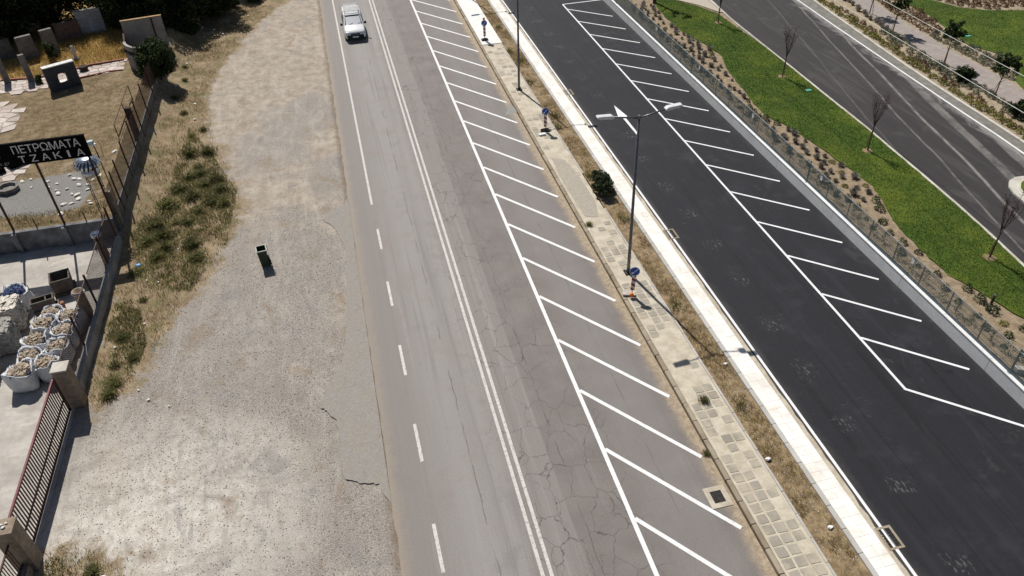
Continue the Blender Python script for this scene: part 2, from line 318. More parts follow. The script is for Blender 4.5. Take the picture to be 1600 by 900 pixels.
def mat_asphalt_park():
    t = NT('dusty_asphalt'); c = t.mix(t.mr(t.noise(34, 4, .75), .3, .7), (.020, .0175, .0185), (.052, .046, .048))
    o_ = t.xyz(); X = t.math('SUBTRACT', o_[0], t.math('MULTIPLY', t.math('SUBTRACT', o_[1], 40.0), .045)); U = t.math('SUBTRACT', o_[0], t.math('MULTIPLY', t.math('SUBTRACT', o_[1], 39.0), .225))
    wx = t.math('ADD', U, t.mr(t.noise(.14, 3), 0, 1, -.3, .3, False))
    lon = t.noise(1.0, 7, .66, vec=t.pos((1.3, .14, 1), -.1), dist=.4)
    c = t.mix(t.mr(lon, .5, .72, 0, .4), c, (.105, .098, .095)); c = t.mix(t.mr(lon, .34, .45, .5, 0), c, (.026, .023, .024))
    for a, w_, k in ((35.4, .05, .7), (36.85, .09, .85), (33.2, .05, .3), (38.6, .3, .55), (40.3, .35, .5)):
        c = t.mix(t.math('MULTIPLY', t.band(wx, a - w_, a + w_, .08), t.mr(t.noise(.8, 6, .75), .30, .62, .15 * k, k)), c, (.27, .255, .24))
    du = t.math('ADD', t.mr(X, 37.2, 39.75, -.55, .5, False), t.mr(t.noise(1.0, 7, .72, vec=t.pos((1, .45, 1)), dist=1.2), 0, 1, -.75, .75, False))
    c = t.mix(t.mr(du, .12, .62, 0, .75), c, (.30, .29, .28))
    bl = t.noise(.35, 6, .68, dist=.8); c = t.mix(t.mr(bl, .55, .7, 0, .35), c, (.10, .095, .092))
    t.bump(t.noise(120, 2, .7), .4, .008); return t.done(c, .75)
def mat_lawn():
    t = NT('mown_lawn'); n = t.noise(3.5, 6, .7)
    c = t.mix(t.mr(n, .3, .7), (.028, .060, .005), (.075, .130, .011))
    st = t.noise(1.0, 3, .5, vec=t.pos((1.1, .05, 1), .10)); c = t.mix(t.mr(st, .45, .6, 0, .4), c, (.085, .118, .013))
    b = t.noise(.35, 5, .65); c = t.mix(t.mr(b, .46, .64, 0, .8), c, (.12, .155, .016)); c = t.mix(t.mr(b, .3, .42, .5, 0), c, (.028, .060, .008))
    t.bump(t.noise(60, 3, .7), .9, .03); return t.done(c, .9)
def mat_soil(name, a, b, d=(.08, .055, .03)):
    t = NT(name); c = t.mix(t.mr(t.noise(3, 6, .7), .3, .7), a, b); c = t.mix(t.mr(t.noise(1.2, 5, .6), .56, .7, 0, .6), c, d)
    st = t.noise(45, 2, .6); c = t.mix(t.mr(st, .66, .73, 0, .7), c, (.5, .45, .37)); t.bump(t.noise(22, 5, .75), .9, .04); return t.done(c, .95)
def mat_concrete(name, a, b, stain=(.12, .11, .09), k=.5, scale=2.0):
    t = NT(name); c = t.mix(t.mr(t.noise(scale, 7, .68), .3, .7), a, b); c = t.mix(t.mr(t.noise(scale * .35, 6, .7), .5, .7, 0, k), c, stain)
    f = t.mr(t.noise(70, 2, .7), .25, .75, .84, 1.14, False); cc = t.n('CombineXYZ'); [t.lk(f, cc.inputs[i]) for i in range(3)]; c = t.mix(1.0, c, cc.outputs[0], 'MULTIPLY')
    t.bump(t.noise(50, 3, .7), .3, .006); return t.done(c, .85)
def mat_paint(name, col, wear, under):
    t = NT(name); n = t.noise(9, 7, .75); c = t.mix(t.mr(t.noise(2.5, 5, .6), .3, .7), tuple(k * .86 for k in col), col)
    c = t.mix(t.mr(n, .62 - wear * .3, .74 - wear * .3, 0, .85), c, under); return t.done(c, .6)
def mat_piece(name, a, b, dirt, k=.6, ov=.16, rough=.85):   # paving pieces: every piece its own tone
    t = NT(name); c = t.mix(t.mr(t.rnd(), 0, 1, smooth=False), a, b)
    c = t.mix(t.mr(t.noise(1.1, 6, .7), .42, .66, 0, k), c, dirt)
    f = t.mr(t.noise(38, 4, .7), .25, .75, 1 - ov, 1 + ov, False); cc = t.n('CombineXYZ'); [t.lk(f, cc.inputs[i]) for i in range(3)]; c = t.mix(1.0, c, cc.outputs[0], 'MULTIPLY')
    t.bump(t.noise(60, 3, .7), .25, .006); return t.done(c, rough)

M_ground, M_dirt, M_old, M_new, M_park, M_lawn = mat_ground(), mat_dirt(), mat_asphalt_old(), mat_asphalt_new(), mat_asphalt_park(), mat_lawn()
M_soil = mat_soil('bed_soil', (.21, .155, .10), (.36, .28, .19)); M_strip = mat_soil('dry_strip_earth', (.17, .115, .06), (.36, .27, .16), (.20, .15, .06))
M_conc = mat_concrete('grey_concrete', (.30, .295, .285), (.42, .41, .395)); M_wallc = mat_concrete('wall_concrete', (.74, .735, .72), (.82, .815, .80), (.58, .575, .56), .4)
M_cap = mat_concrete('white_cap', (.66, .66, .65), (.80, .80, .79), (.5, .49, .46), .3)
M_gutter = mat_concrete('sandy_gutter', (.40, .35, .27), (.55, .50, .41), (.30, .21, .13), .5)
M_sandbed = mat_concrete('sandy_mortar', (.42, .37, .285), (.58, .525, .425), (.31, .26, .19), .45)
M_kerbold = mat_piece('old_kerb', (.27, .225, .16), (.36, .31, .235), (.19, .15, .10), .6)
M_slab = mat_piece('grey_slab', (.265, .24, .20), (.35, .322, .272), (.45, .395, .305), .85)
M_tile = mat_piece('white_tile', (.78, .76, .72), (.84, .82, .785), (.60, .545, .46), .55, .06)
M_newslab = mat_concrete('white_new_concrete', (.70, .69, .67), (.80, .79, .77), (.6, .58, .54), .3)
M_kerbnew = mat_piece('grey_kerb', (.42, .41, .385), (.50, .49, .465), (.34, .31, .26), .4, .08)
M_kerbpark = mat_piece('pale_kerb', (.47, .45, .40), (.58, .56, .51), (.33, .28, .21), .5, .08)
M_white = mat_paint('white_road_paint', (.80, .80, .80), .22, (.30, .285, .27)); M_worn = mat_paint('worn_road_paint', (.58, .555, .52), .38, (.22, .21, .20))
M_faint = mat_paint('faded_road_paint', (.30, .29, .28), .75, (.22, .21, .20)); M_bright = mat_paint('bright_road_paint', (.82, .82, .84), .1, (.25, .25, .25))

# ---- the big ground sheet
struct(sheet('ground', [(-1500, -1200), (1500, -1200), (1500, 2600), (-1500, 2600)], -.12, M_ground))

# ---- dirt lay-by and weedy verge on the left
VERGE = [(-13.4, 26.0), (-12.54, 25.5), (-11.0, 26.86), (-10.32, 29.22), (-9.39, 31.83), (-8.02, 34.68), (-7.46, 36.92), (-6.9, 40.0), (-7.12, 42.33), (-8.26, 46.7), (-9.35, 51.65), (-9.8, 57.1), (-9.03, 63.1), (-6.66, 71.4), (-4.38, 75.9), (-2.5, 79), (-1.6, 120), (-13.4, 120)]
VERGE2 = [(-13.3, 18.75), (-12.5, 18.98), (-11.34, 18.49), (-10.59, 17.77), (-10.2, 17.0), (-10.0, 5), (-13.3, 5)]
def f_verge(X, Y): return np.clip(np.maximum(sdist(X, Y, VERGE), sdist(X, Y, VERGE2)) / 2.2 + .5, 0, 1)
def f_pale(X, Y): return np.clip(1.15 - np.hypot((X + 9.5) / 5.6, (Y - 19.0) / 5.2), 0, 1) ** .6
def f_grey(X, Y): return np.clip(1.3 - np.hypot((X + 6.3) / 4.2, (Y - 29.0) / 9.5), 0, 1)
def z_dirt(X, Y):
    e = np.clip((-.9 - X) / 1.5, 0, 1); f = f_verge(X, Y)
    return -.015 + e * ((vnoise(X, Y, 1.7, 1) - .5) * .05 + (vnoise(X, Y, .6, 2) - .5) * .03) + e * f * (.03 + (vnoise(X, Y, .8, 3) - .3) * .14) + .72 * np.exp(-np.maximum(X + 13.3, 0) / .8) * np.clip((Y - 37.5) / 4, 0, 1) + .55 * np.exp(-np.maximum(X + 13.3, 0) / 1.6) * np.clip((Y - 61) / 4, 0, 1)
struct(grid_sheet('dirt_shoulder', -13.6, -.6, YA, YB, .2, z_dirt, M_dirt, {'verge': f_verge, 'pale': f_pale, 'grey': f_grey}))
# remnant of an older asphalt layer with a broken edge
ap = [(-.84, 17.6), (-1.2, 18.75), (-1.9, 19.0), (-2.5, 19.4), (-2.62, 20.3), (-2.55, 21.3), (-2.6, 22.4), (-2.9, 23.0), (-3.2, 23.3), (-2.85, 24.6), (-2.3, 25.3), (-1.95, 26.4), (-1.75, 28.5), (-1.55, 31.0), (-1.35, 34.0), (-1.6, 36.3), (-2.4, 37.9), (-1.9, 38.7), (-1.15, 39.1), (-.84, 39.8)]
app = []
for (a, b), (c_, d_) in zip(ap, ap[1:]):
    for k in range(6): app.append((a + (c_ - a) * k / 6 + random.uniform(-.06, .06), b + (d_ - b) * k / 6 + random.uniform(-.04, .04)))
app.append(ap[-1])
t = NT('bleached_asphalt'); cc_ = t.mix(t.mr(t.noise(40, 4, .75), .3, .7), (.19, .178, .165), (.45, .425, .395)); cc_ = t.mix(t.mr(t.noise(1.4, 7, .75, dist=.6), .42, .62, 0, .55), cc_, (.34, .295, .24)); cc_ = t.mix(t.mr(t.noise(13, 5, .85), .35, .7, .5, 0), cc_, (.17, .15, .13)); cc_ = t.mix(t.mr(t.vor(1.1, t.warp(t.pos(), .6, 1.3), 'DISTANCE_TO_EDGE'), .003, .014, .3, 0), cc_, (.12, .105, .09)); t.bump(t.noise(60, 3, .7), .6, .012)
M_apron = t.done(cc_, .9)
struct(MB().prism(app[::-1], -.08, .028).build('old_asphalt_apron', M_apron))

# ---- main road
lx = [(-.83 + random.uniform(-.05, .05), y) for y in np.arange(YB, YA, -.6)]
road = struct(MB().prism(lx + [(-.83, YA), (11.50, YA), (11.50, YB)], -.11, 0).build('main_road', M_old))
def mark(name, x0, y0, x1, y1, wd, mat, parent, z=.004, cut=None):
    d = Vector((x1 - x0, y1 - y0)).normalized(); n = Vector((-d.y, d.x)) * wd / 2
    return MB().add([(x0 - n.x, y0 - n.y, z), (x1 - n.x, y1 - n.y, z), (x1 + n.x, y1 + n.y, z), (x0 + n.x, y0 + n.y, z)], [(0, 1, 2, 3)]).build(name, mat, parent)
mark('edge_line', .47, 38.7, .31, YB, .13, M_worn, road)
for k in range(9): mark('lane_dash', .54, 34.1 - 4.9 * k, .52, 36.1 - 4.9 * k, .13, M_worn, road)
for xx in (3.83, 4.13): mark('centre_line', xx, YA, xx - .04, YB, .13, M_worn, road)
mark('bay_line', 7.55, YA, 7.62, YB, .17, M_white, road)
for i in range(-5, 24):
    y = 14.86 + 3.286 * i; mark('bay_stripe', 7.66, y, 11.2 - .02 * (i % 3), y - 4.62, .165, M_white, road, .0045)
# faded turn arrow under the bays
MB().add([(11.44, 49.6, .0035), (10.6, 47.7, .0035), (11.62, 48.0, .0035), (11.16, 47.85, .0035), (11.26, 47.9, .0035), (11.05, 42.7, .0035), (10.93, 42.7, .0035)], [(0, 1, 2), (3, 6, 5, 4)]).build('faded_arrow', M_faint, road)

# ---- old footpath: kerb stones, mortar bed, slabs
fp = struct(MB().prism([(11.74, YA), (13.27, YA), (13.27, 60.5), (11.74, 60.5)], -.11, .105).build('footpath', M_sandbed))
ks = bevel(MB().box((0, 0, 0), (.19, .985, .25)).build('kerb_stone', M_kerbold, fp), .025); ks.location = (11.635, 8, -.005)
for k in range(1, 110):
    o = ks.copy(); C.objects.link(o); o.location = (11.635 + random.uniform(-.008, .008), 8 + k, -.005 + random.uniform(-.012, .006)); o.rotation_euler = (random.uniform(-.006, .006), random.uniform(-.02, .02), random.uniform(-.008, .008))
ed = bevel(MB().box((0, 0, 0), (.09, .99, .26)).build('edging_stone', M_kerbnew, fp), .012); ed.location = (13.325, 8, 0.0)
for k in range(1, 66):
    if k in (27, 28, 29, 30): continue
    o = ed.copy(); C.objects.link(o); o.location = (13.325, 8 + k, random.uniform(-.02, .01)); o.rotation_euler = (0, random.uniform(-.03, .03), random.uniform(-.01, .01))
sv = []
for k in range(4):
    q = np.random.default_rng(40 + k); pts = []
    for cx_, cy_ in ((-1, -1), (1, -1), (1, 1), (-1, 1)):
        j = q.uniform(.0, .07, 2)
        if q.random() < .45: pts += ([(cx_ * (.205 - j[0]), cy_ * .205), (cx_ * .205, cy_ * (.205 - j[1]))] if cx_ * cy_ < 0 else [(cx_ * .205, cy_ * (.205 - j[1])), (cx_ * (.205 - j[0]), cy_ * .205)])
        else: pts.append((cx_ * (.205 - j[0] * .4), cy_ * (.205 - j[1] * .4)))
    a = sorted(pts, key=lambda p: math.atan2(p[1], p[0])); sv.append(MB().prism(a, -.03, .012).mesh('paving_slab')); sv[-1].materials.append(M_slab)
nsl = 0
for r_ in range(112):
    y = 9.0 + .462 * r_
    if y > 59.6: break
    for cidx in range(3):
        hide = .08
        if 19.4 < y < 23.6: hide = .93
        elif 23.6 <= y < 25.0: hide = .5
        elif 27.5 < y < 28.6 or 33.2 < y < 42.2: hide = .97
        elif 28.6 <= y <= 33.2: hide = .4
        elif 14.2 < y < 19.4: hide = .16
        elif y < 14.2 and cidx == 2: hide = .45
        elif y > 42: hide = .72
        if random.random() < hide or nsl >= 290: continue
        o = link('paving_slab', random.choice(sv), parent=fp); nsl += 1
        o.location = (12.03 + .462 * cidx + random.uniform(-.012, .012), y + random.uniform(-.012, .012), .105 + random.uniform(-.006, .004)); o.rotation_euler = (random.uniform(-.012, .012), random.uniform(-.012, .012), random.choice((0, 1, 2, 3)) * math.pi / 2 + random.uniform(-.03, .03))
        s_ = .97 + random.uniform(-.07, .03); o.scale = (s_, s_, 1)
struct(bevel(MB().prism([(11.74, 60.5), (13.42, 60.5), (13.42, YB), (11.74, YB)], -.11, .15).build('new_footpath', M_newslab), .02))
# tarmac patch over the missing slabs
t = NT('grey_patch'); M_patch = t.done(t.mix(t.mr(t.noise(12, 6, .75), .35, .7), (.31, .28, .235), (.44, .40, .34)), .9)
fpatch = MB().prism([(11.9 + random.uniform(0, .1), 34.0), (12.7, 33.7), (13.05, 35.3), (13.0, 38.5), (12.75, 40.4), (12.0, 40.9), (11.86, 38)], .09, .117).build('tarmac_patch', M_patch, fp)

# ---- dry planting strip
z_strip = lambda X, Y: .055 + (vnoise(X, Y, .5, 5) - .5) * .07 + (vnoise(X, Y, .17, 6) - .5) * .05
struct(grid_sheet('planting_strip', 13.36, 14.54, YA, YB, .09, z_strip, M_strip))

# ---- new white pavement
pv = struct(MB().prism([(14.70, YA), (15.52, YA), (15.52, YB), (14.70, YB)], -.11, .128).build('pavement', M_kerbnew))
kk = bevel(MB().box((0, 0, 0), (.19, .985, .28)).build('kerb_stone', M_kerbnew, pv), .015); kk.location = (14.605, 8, .012)
for k in range(1, 110):
    o = kk.copy(); C.objects.link(o); o.location = (14.605, 8 + k, .012 + random.uniform(-.003, .003))
tm = MB().box((0, 0, 0), (.404, .402, .03)).mesh('paving_tile'); tm.materials.append(M_tile)
for r_ in range(150):
    for cidx in range(2):
        o = link('paving_tile', tm, parent=pv); o.location = (14.908 + .409 * cidx, 8.6 + .41 * r_, .129 + random.uniform(-.002, .002)); o.rotation_euler = (random.uniform(-.004, .004), random.uniform(-.004, .004), 0)
far_t = MB()
for r_ in range(150, 250):
    for cidx in range(2): far_t.box((14.908 + .409 * cidx, 8.6 + .41 * r_, .129), (.401, .394, .03))
tag(far_t.build('far_paving_tiles', M_tile, pv), kind='stuff')
struct(MB().prism([(15.52, YA), (15.80 , YA)] + [(15.80 + random.uniform(-.035, .035), y) for y in np.arange(YA + .5, YB, .45)] + [(15.80, YB), (15.52, YB)], -.11, .006).build('gutter', M_gutter))

# ---- service road
srv = struct(sheet('service_road', [(15.6, YA), (24.95, YA), (24.95, YB), (15.6, YB)], -.002, M_new))
mark('edge_line', 15.99, YA, 15.88, YB, .12, M_bright, srv, .012)
mark('bay_line', 20.97, 17.96, 21.0, 68.27, .125, M_bright, srv, .003)
for i in range(1, 16):
    y = 17.96 + 3.267 * i; mark('bay_stripe', 21.03, y, 24.36 + random.uniform(-.03, .03), y - 3.0, .125, M_bright, srv, .0036)
mark('bay_stripe', 20.93, 17.96, 24.6, 14.6, .125, M_bright, srv, .0042)
mark('bay_stripe', 20.98, 68.3, 24.85, 68.45, .125, M_bright, srv, .0042)
MB().add([(x, y, .004) for x, y in [(18.40, 47.05), (18.03, 45.09), (18.30, 45.02), (18.34, 42.44), (18.50, 42.44), (18.50, 45.05), (18.70, 45.17)]], [(0, 1, 2), (0, 2, 5), (0, 5, 6), (2, 3, 4, 5)]).build('lane_arrow', M_bright, srv)

# ================================================================== park side
ZP = .68
KERB2 = [(34.2, 90), (33.35, 63.0), (32.95, 58.7), (32.72, 51.8), (32.55, 46.7), (32.38, 42.1), (32.28, 38.4), (32.05, 34.7), (31.86, 31.4), (31.66, 28.5), (31.38, 25.7), (31.10, 23.4), (30.7, 21), (30.0, 18), (28.9, 14.5), (27.5, 11), (26.2, 8)]
FARL = [(42.4, 90), (40.81, 60.9), (40.44, 55.2), (39.98, 45.9), (39.66, 38.6), (39.55, 35.0), (39.35, 32.0), (39.2, 25), (39.0, 8)]
FARK = [(43.4, 90), (41.98, 60.6), (41.6, 56.5), (40.85, 47.1), (40.6, 43.1), (40.45, 39.6), (40.35, 35.9), (40.24, 33.0), (40.1, 25), (39.9, 8)]
PATHN = [(46.6, 90), (45.03, 59.6), (43.9, 51.2), (43.45, 46.6), (43.42, 43.4), (43.4, 39.5), (43.44, 37.0), (43.4, 25), (43.3, 8)]
PATHF = [(48.3, 90), (46.8, 59.1), (46.2, 54.7), (45.8, 49.9), (45.75, 46.4), (45.8, 43.2), (45.6, 39.7), (45.5, 25), (45.4, 8)]
struct(MB().prism([(25.18, YA), (160, YA), (160, YB), (25.18, YB)], -.11, ZP - .16).build('park_ground', M_soil))
struct(sheet('park_road', KERB2 + FARL[::-1], ZP - .12, M_park))
struct(MB().prism(([(a + .02, b) for a, b in FARL] + [(a + .02, b) for a, b in FARK[::-1]])[::-1], ZP - .2, ZP - .10).build('gutter', mat_concrete('dark_gutter', (.15, .145, .13), (.235, .225, .205), (.11, .115, .085), .5)))
mline = MB()
for (a, b), (c_, d_) in zip(FARL, FARL[1:]): mline.add([(a - .08, b, ZP - .094), (c_ - .08, d_, ZP - .094), (c_ + .07, d_, ZP - .094), (a + .07, b, ZP - .094)], [(0, 1, 2, 3)])
mline.build('edge_line', M_white, bpy.data.objects['park_road'])
def soilz(X, Y): return ZP - .02 + (vnoise(X, Y, .9, 8) - .5) * .07 + (vnoise(X, Y, .3, 9) - .5) * .03
LAWN = [(28.7, 66), (28.17, 63.6), (27.78, 60.35), (27.85, 56.9), (28.43, 54.1), (28.7, 51.7), (27.9, 48.8), (27.45, 45.65), (26.95, 42.2), (27.05, 41.0), (27.59, 39.3), (28.1, 36.06), (28.3, 33.6), (28.4, 31.7), (27.8, 29.4), (27.33, 27.95), (27.1, 25.6), (27.05, 23.45), (27.6, 22.0), (27.92, 20.7), (28.3, 19.0), (28.4, 17.2), (29.3, 17.0)] + [(a - .1, b) for a, b in KERB2[::-1] if 17 < b < 58] + [(32.4, 60.1), (31.6, 62.2), (30.1, 64.4), (29.3, 65.5)]
soil_poly = [(25.18, 6), (26.2, 8)] + KERB2[::-1][1:] + [(25.18, 90)]
sg = grid_sheet('planting_bed', 25.18, 34.4, 6, 90, .3, soilz, M_soil)
# cut the bed away where the road runs
import bmesh
bm = bmesh.new(); bm.from_mesh(sg.data)
kp = [(a - .05, b) for a, b in KERB2] + [(24, 6), (24, 90)]
cents = np.array([f.calc_center_median()[:2] for f in bm.faces]); out = ~inpoly(cents[:, 0], cents[:, 1], kp)
bmesh.ops.delete(bm, geom=[f for f, o in zip(list(bm.faces), out) if o], context='FACES'); bm.to_mesh(sg.data); bm.free(); struct(sg)
LR = []
for (a, b), (c_, d_) in zip(LAWN, LAWN[1:] + LAWN[:1]):
    n = max(1, int(math.hypot(c_ - a, d_ - b) / .35))
    for k in range(n): LR.append((a + (c_ - a) * k / n + random.uniform(-.05, .05), b + (d_ - b) * k / n + random.uniform(-.05, .05)))
lawn = struct(MB().prism(LR, ZP - .1, ZP + .045).build('lawn', M_lawn))
def kerb_run(line, wd, h0, h1, mat, parent, off=0.0, name='kerb_stone', y0=-1e9, y1=1e9, step=1.0):
    pts = []
    for (a, b), (c_, d_) in zip(line, line[1:]):
        n = max(1, round(math.hypot(c_ - a, d_ - b) / step))
        for k in range(n): pts.append((a + (c_ - a) * k / n, b + (d_ - b) * k / n))
    pts.append(line[-1])
    for p, q in zip(pts, pts[1:]):
        if not (y0 < p[1] < y1): continue
        d = Vector((q[0] - p[0], q[1] - p[1])); L = d.length; d.normalize(); n = Vector((-d.y, d.x)); g = .006
        c0 = [Vector(p) + d * g + n * (off - wd / 2), Vector(q) - d * g + n * (off - wd / 2), Vector(q) - d * g + n * (off + wd / 2), Vector(p) + d * g + n * (off + wd / 2)]
        MB().prism([(v.x, v.y) for v in c0][::1], h0, h1 + random.uniform(-.004, .004)).build(name, mat, parent)

kerb_run(KERB2, .16, ZP - .3, ZP + .03, M_kerbpark, bpy.data.objects['park_road'], 0, y0=9)
kerb_run(FARK, .2, ZP - .3, ZP + .03, M_kerbpark, bpy.data.objects['park_road'], 0, y0=22)
# gravel patch at the head of the lawn
t = NT('pale_gravel'); M_pgr = t.done(t.mix(t.mr(t.noise(18, 4, .75), .3, .7), (.30, .26, .20), (.55, .50, .42)), .95)
struct(MB().prism([(28.9, 66.4), (30.1, 64.75), (31.8, 62.4), (32.7, 60.2), (33.0, 60.2), (33.25, 63), (33.7, 72), (29, 72)], ZP - .1, ZP + .052).build('gravel_patch', M_pgr))

# far bed, path, second bed and lawn, planted slope
zf = lambda X, Y: ZP - .01 + (vnoise(X, Y, .9, 11) - .5) * .06
def band_sheet(name, A, B, z, mat): return struct(MB().add([(a, b, z) for a, b in A] + [(a, b, z) for a, b in B[::-1]], [tuple(range(len(A) + len(B)))][:1]).build(name, mat))
M_soil2 = mat_soil('sandy_bed', (.25, .20, .13), (.42, .35, .25), (.19, .10, .05))
band_sheet('planting_bed', [(a + .08, b) for a, b in FARK], PATHN, ZP - .005, M_soil2)
t = NT('pinkish_paving'); vv = t.vor(5.0, t.pos((1, 1, 1), .08), 'F1', 1); c_ = t.mix(t.mr(vv, .2, .8, 0, .35), t.mix(t.mr(t.noise(1.5, 6, .7), .3, .7), (.27, .235, .215), (.36, .315, .29)), (.23, .195, .18)); c_ = t.mix(t.mr(t.noise(.5, 5), .5, .7, 0, .4), c_, (.30, .27, .24)); M_path = t.done(c_, .85)
band_sheet('path', PATHN, PATHF, ZP + .01, M_path)
struct(sheet('planting_bed', PATHF + [(120, 8), (120, 90)], ZP - .004, M_soil2))
LAWN2 = [(49.0, 62), (48.92, 56.9), (49.0, 54.5), (48.33, 51.2), (47.6, 47.9), (48.5, 45.8), (48.4, 44.0), (47.6, 42.6), (46.3, 41.4), (45.75, 39.9), (45.6, 36), (45.6, 8), (110, 8), (110, 52.5), (57.1, 52.9), (54.15, 53.9), (52.5, 55.1), (51.6, 57.6), (51.0, 62)]
lawn2 = struct(MB().prism(LAWN2[::-1], ZP - .1, ZP + .04).build('lawn', M_lawn))
# end of the traffic island
isl = [(36.05 + (1.75 + 1.0) - 2.75 * math.cos(a) * 1.0, 28.1 + 2.15 * math.sin(a)) for a in np.linspace(-1.45, 1.45, 18)]
isl = [(35.45, 27.2), (35.35, 27.9), (35.45, 28.8), (35.75, 29.6), (36.2, 30.1), (36.8, 30.35), (37.4, 30.3), (38.0, 29.9), (38.4, 29.1), (38.6, 28), (38.6, 22), (35.6, 22), (35.5, 25)]
cxi, cyi = 37.0, 26.0
iso = thing('traffic_island', 'pale rounded kerb end of the grassed island in the park road', 'traffic island', (0, 0, 0))
def inset(k): return [(cxi + (x - cxi) * (1 - k / max(.6, math.hypot(x - cxi, 0) + .4)), cyi + (y - cyi) * (1 - k / 4.2)) for x, y in isl]
MB().prism(isl[::-1], ZP - .2, ZP - .02).build('apron', M_kerbpark, iso); MB().prism(inset(.42)[::-1], ZP - .1, ZP + .05).build('kerb', M_kerbpark, iso); MB().prism(inset(.5)[::-1], ZP - .1, ZP + .075).build('turf', M_lawn, iso)

# ---- retaining wall and mesh fence
wall = thing('retaining_wall', 'long smooth concrete retaining wall with white cap beside the angled bays', 'wall', (24.9, 0, 0))
for y in np.arange(-24, 118, 6.0): bevel(MB().box((.14, y + 3, .27), (.27, 5.985, .76)).build('wall_panel', M_wallc, wall), .006)
for y in np.arange(-24, 118, 3.0): bevel(MB().box((.155, y + 1.5, .68), (.33, 2.99, .06)).build('cap_stone', M_cap, wall), .01)
M_wire = plain('green_grey_wire', (.20, .255, .26), .5, .1, .2); M_rail = plain('galvanised_rail', (.42, .45, .45), .4, .5, .15); M_post = plain('fence_post_grey', (.17, .20, .205), .5, .1, .2)
M_plate = plain('white_plate', (.75, .76, .78), .5)
fence = thing('mesh_fence', 'grey-green welded mesh fence standing on the white-capped wall', 'fence', (25.06, 0, .71))
pm = MB()
for k in range(40): pm.box((0, -1.0 + .05 * k + .025, .62), (.0115, .0115, 1.14))
for zz in (.06, .30, .55, .80, 1.05, 1.17): pm.box((.006, 0, zz), (.011, 1.98, .012))
pme = pm.mesh('mesh_panel'); pme.materials.append(M_wire)
pom = MB().box((.03, 0, .61), (.032, .036, 1.24)).mesh('post'); pom.materials.append(M_post)
bpm = MB().box((.03, 0, .66), (.06, .06, 1.36)).box((.03, 0, .01), (.16, .16, .02)).mesh('post'); bpm.materials.append(M_post)
rlm = MB().box((0, 0, 1.2), (.035, 1.98, .03)).mesh('top_rail'); rlm.materials.append(M_rail)
for i, y in enumerate(np.arange(-10.9, 100, 2.0)):
    o = link('mesh_panel', pme, parent=fence, loc=(0, y + 1, 0)); link('top_rail', rlm, parent=fence, loc=(0, y + 1, 0))
    link('post', bpm if i % 8 == 6 else pom, parent=fence, loc=(0, y, 0))
    if i % 8 in (5, 1): MB().box((-.012, 0, 0), (.006, .2, .26)).build('plate', M_plate, fence, (0, y + .75, .93))
tag(MB().prism([(25.3, 17.3), (26.3, 16.65), (30, 14.2), (30, 13.9), (26.3, 16.35), (25.3, 17.0)][::-1], .5, .95).build('concrete_edging', M_kerbpark), 'low pale concrete edging behind the mesh fence, nearest the right edge', 'edging')

# ================================================================== street furniture
M_galv = plain('galvanised_steel', (.17, .17, .175), .45, .7, .25, 9, (.10, .09, .085)); M_lamp = plain('lamp_housing', (.62, .64, .66), .4, .1, .1); M_lens = plain('lamp_lens', (.55, .57, .6), .2)
M_black = plain('black_rubber', (.02, .02, .022), .7, 0, .4); M_foot = plain('concrete_foot', (.45, .42, .37), .9)
def lamp_post(label, loc, tilt):
    o = thing('street_lamp', label, 'street lamp', loc, 0, 'double-arm street lamps on the footpath'); o.rotation_euler = (0, R(tilt), 0)
    MB().tube([(0, 0, 0), (0, 0, .5), (0, 0, 8.62)], [.095, .085, .05], 14).build('pole', M_galv, o, smooth=True)
    b = MB().box((0, 0, .02), (.40, .40, .03)).build('base_plate', M_black, o)
    for a in range(4): MB().tube([(.15 * (-1) ** a, .15 * (-1) ** (a // 2), .035), (.15 * (-1) ** a, .15 * (-1) ** (a // 2), .12)], .022, 6).build('bolt', M_galv, b)
    for s in (-1, 1):
        q = MB()
        q.add([(0.02 * s, 0, .03), (.26 * s, 0, .03), (.03 * s, 0, .34)], [(0, 1, 2)]) if 0 else None
        MB().tube([(0, 0, 8.60), (.5 * s, .04 * s * 0, 8.68), (1.25 * s, .0, 8.84)], [.042, .038, .03], 10).build('arm', M_galv, o, smooth=True)
        h = MB(); pr = [(1.18, 8.80), (1.30, 8.775), (1.90, 8.88), (1.98, 8.94), (1.93, 8.985), (1.30, 8.94), (1.18, 8.86)]
        h.xz_prism([(x * s, z) for x, z in (pr if s > 0 else pr[::-1])], -.14, .14); hd = bevel(h.build('lamp_head', M_lamp, o), .03)
        MB().box((1.62 * s, 0, 8.822), (.42, .2, .02)).build('lens', M_lens, hd)
    MB().tube([(0, 0, 8.55), (0, 0, 8.72)], .065, 12).build('collar', M_galv, o)
    MB().box((0, -.088, 1.1), (.09, .03, .34)).build('service_door', M_galv, o)
lamp_post('double-arm street lamp with both pale heads in view, behind the nearest striped marker', (12.5, 28.5, .11), -1.0)
lamp_post('street lamp whose dark pole runs out of the top of the picture', (12.54, 51.31, .11), .1)
lamp_post('street lamp beyond the far end of the white footpath', (12.5, 74.4, .15), 0)

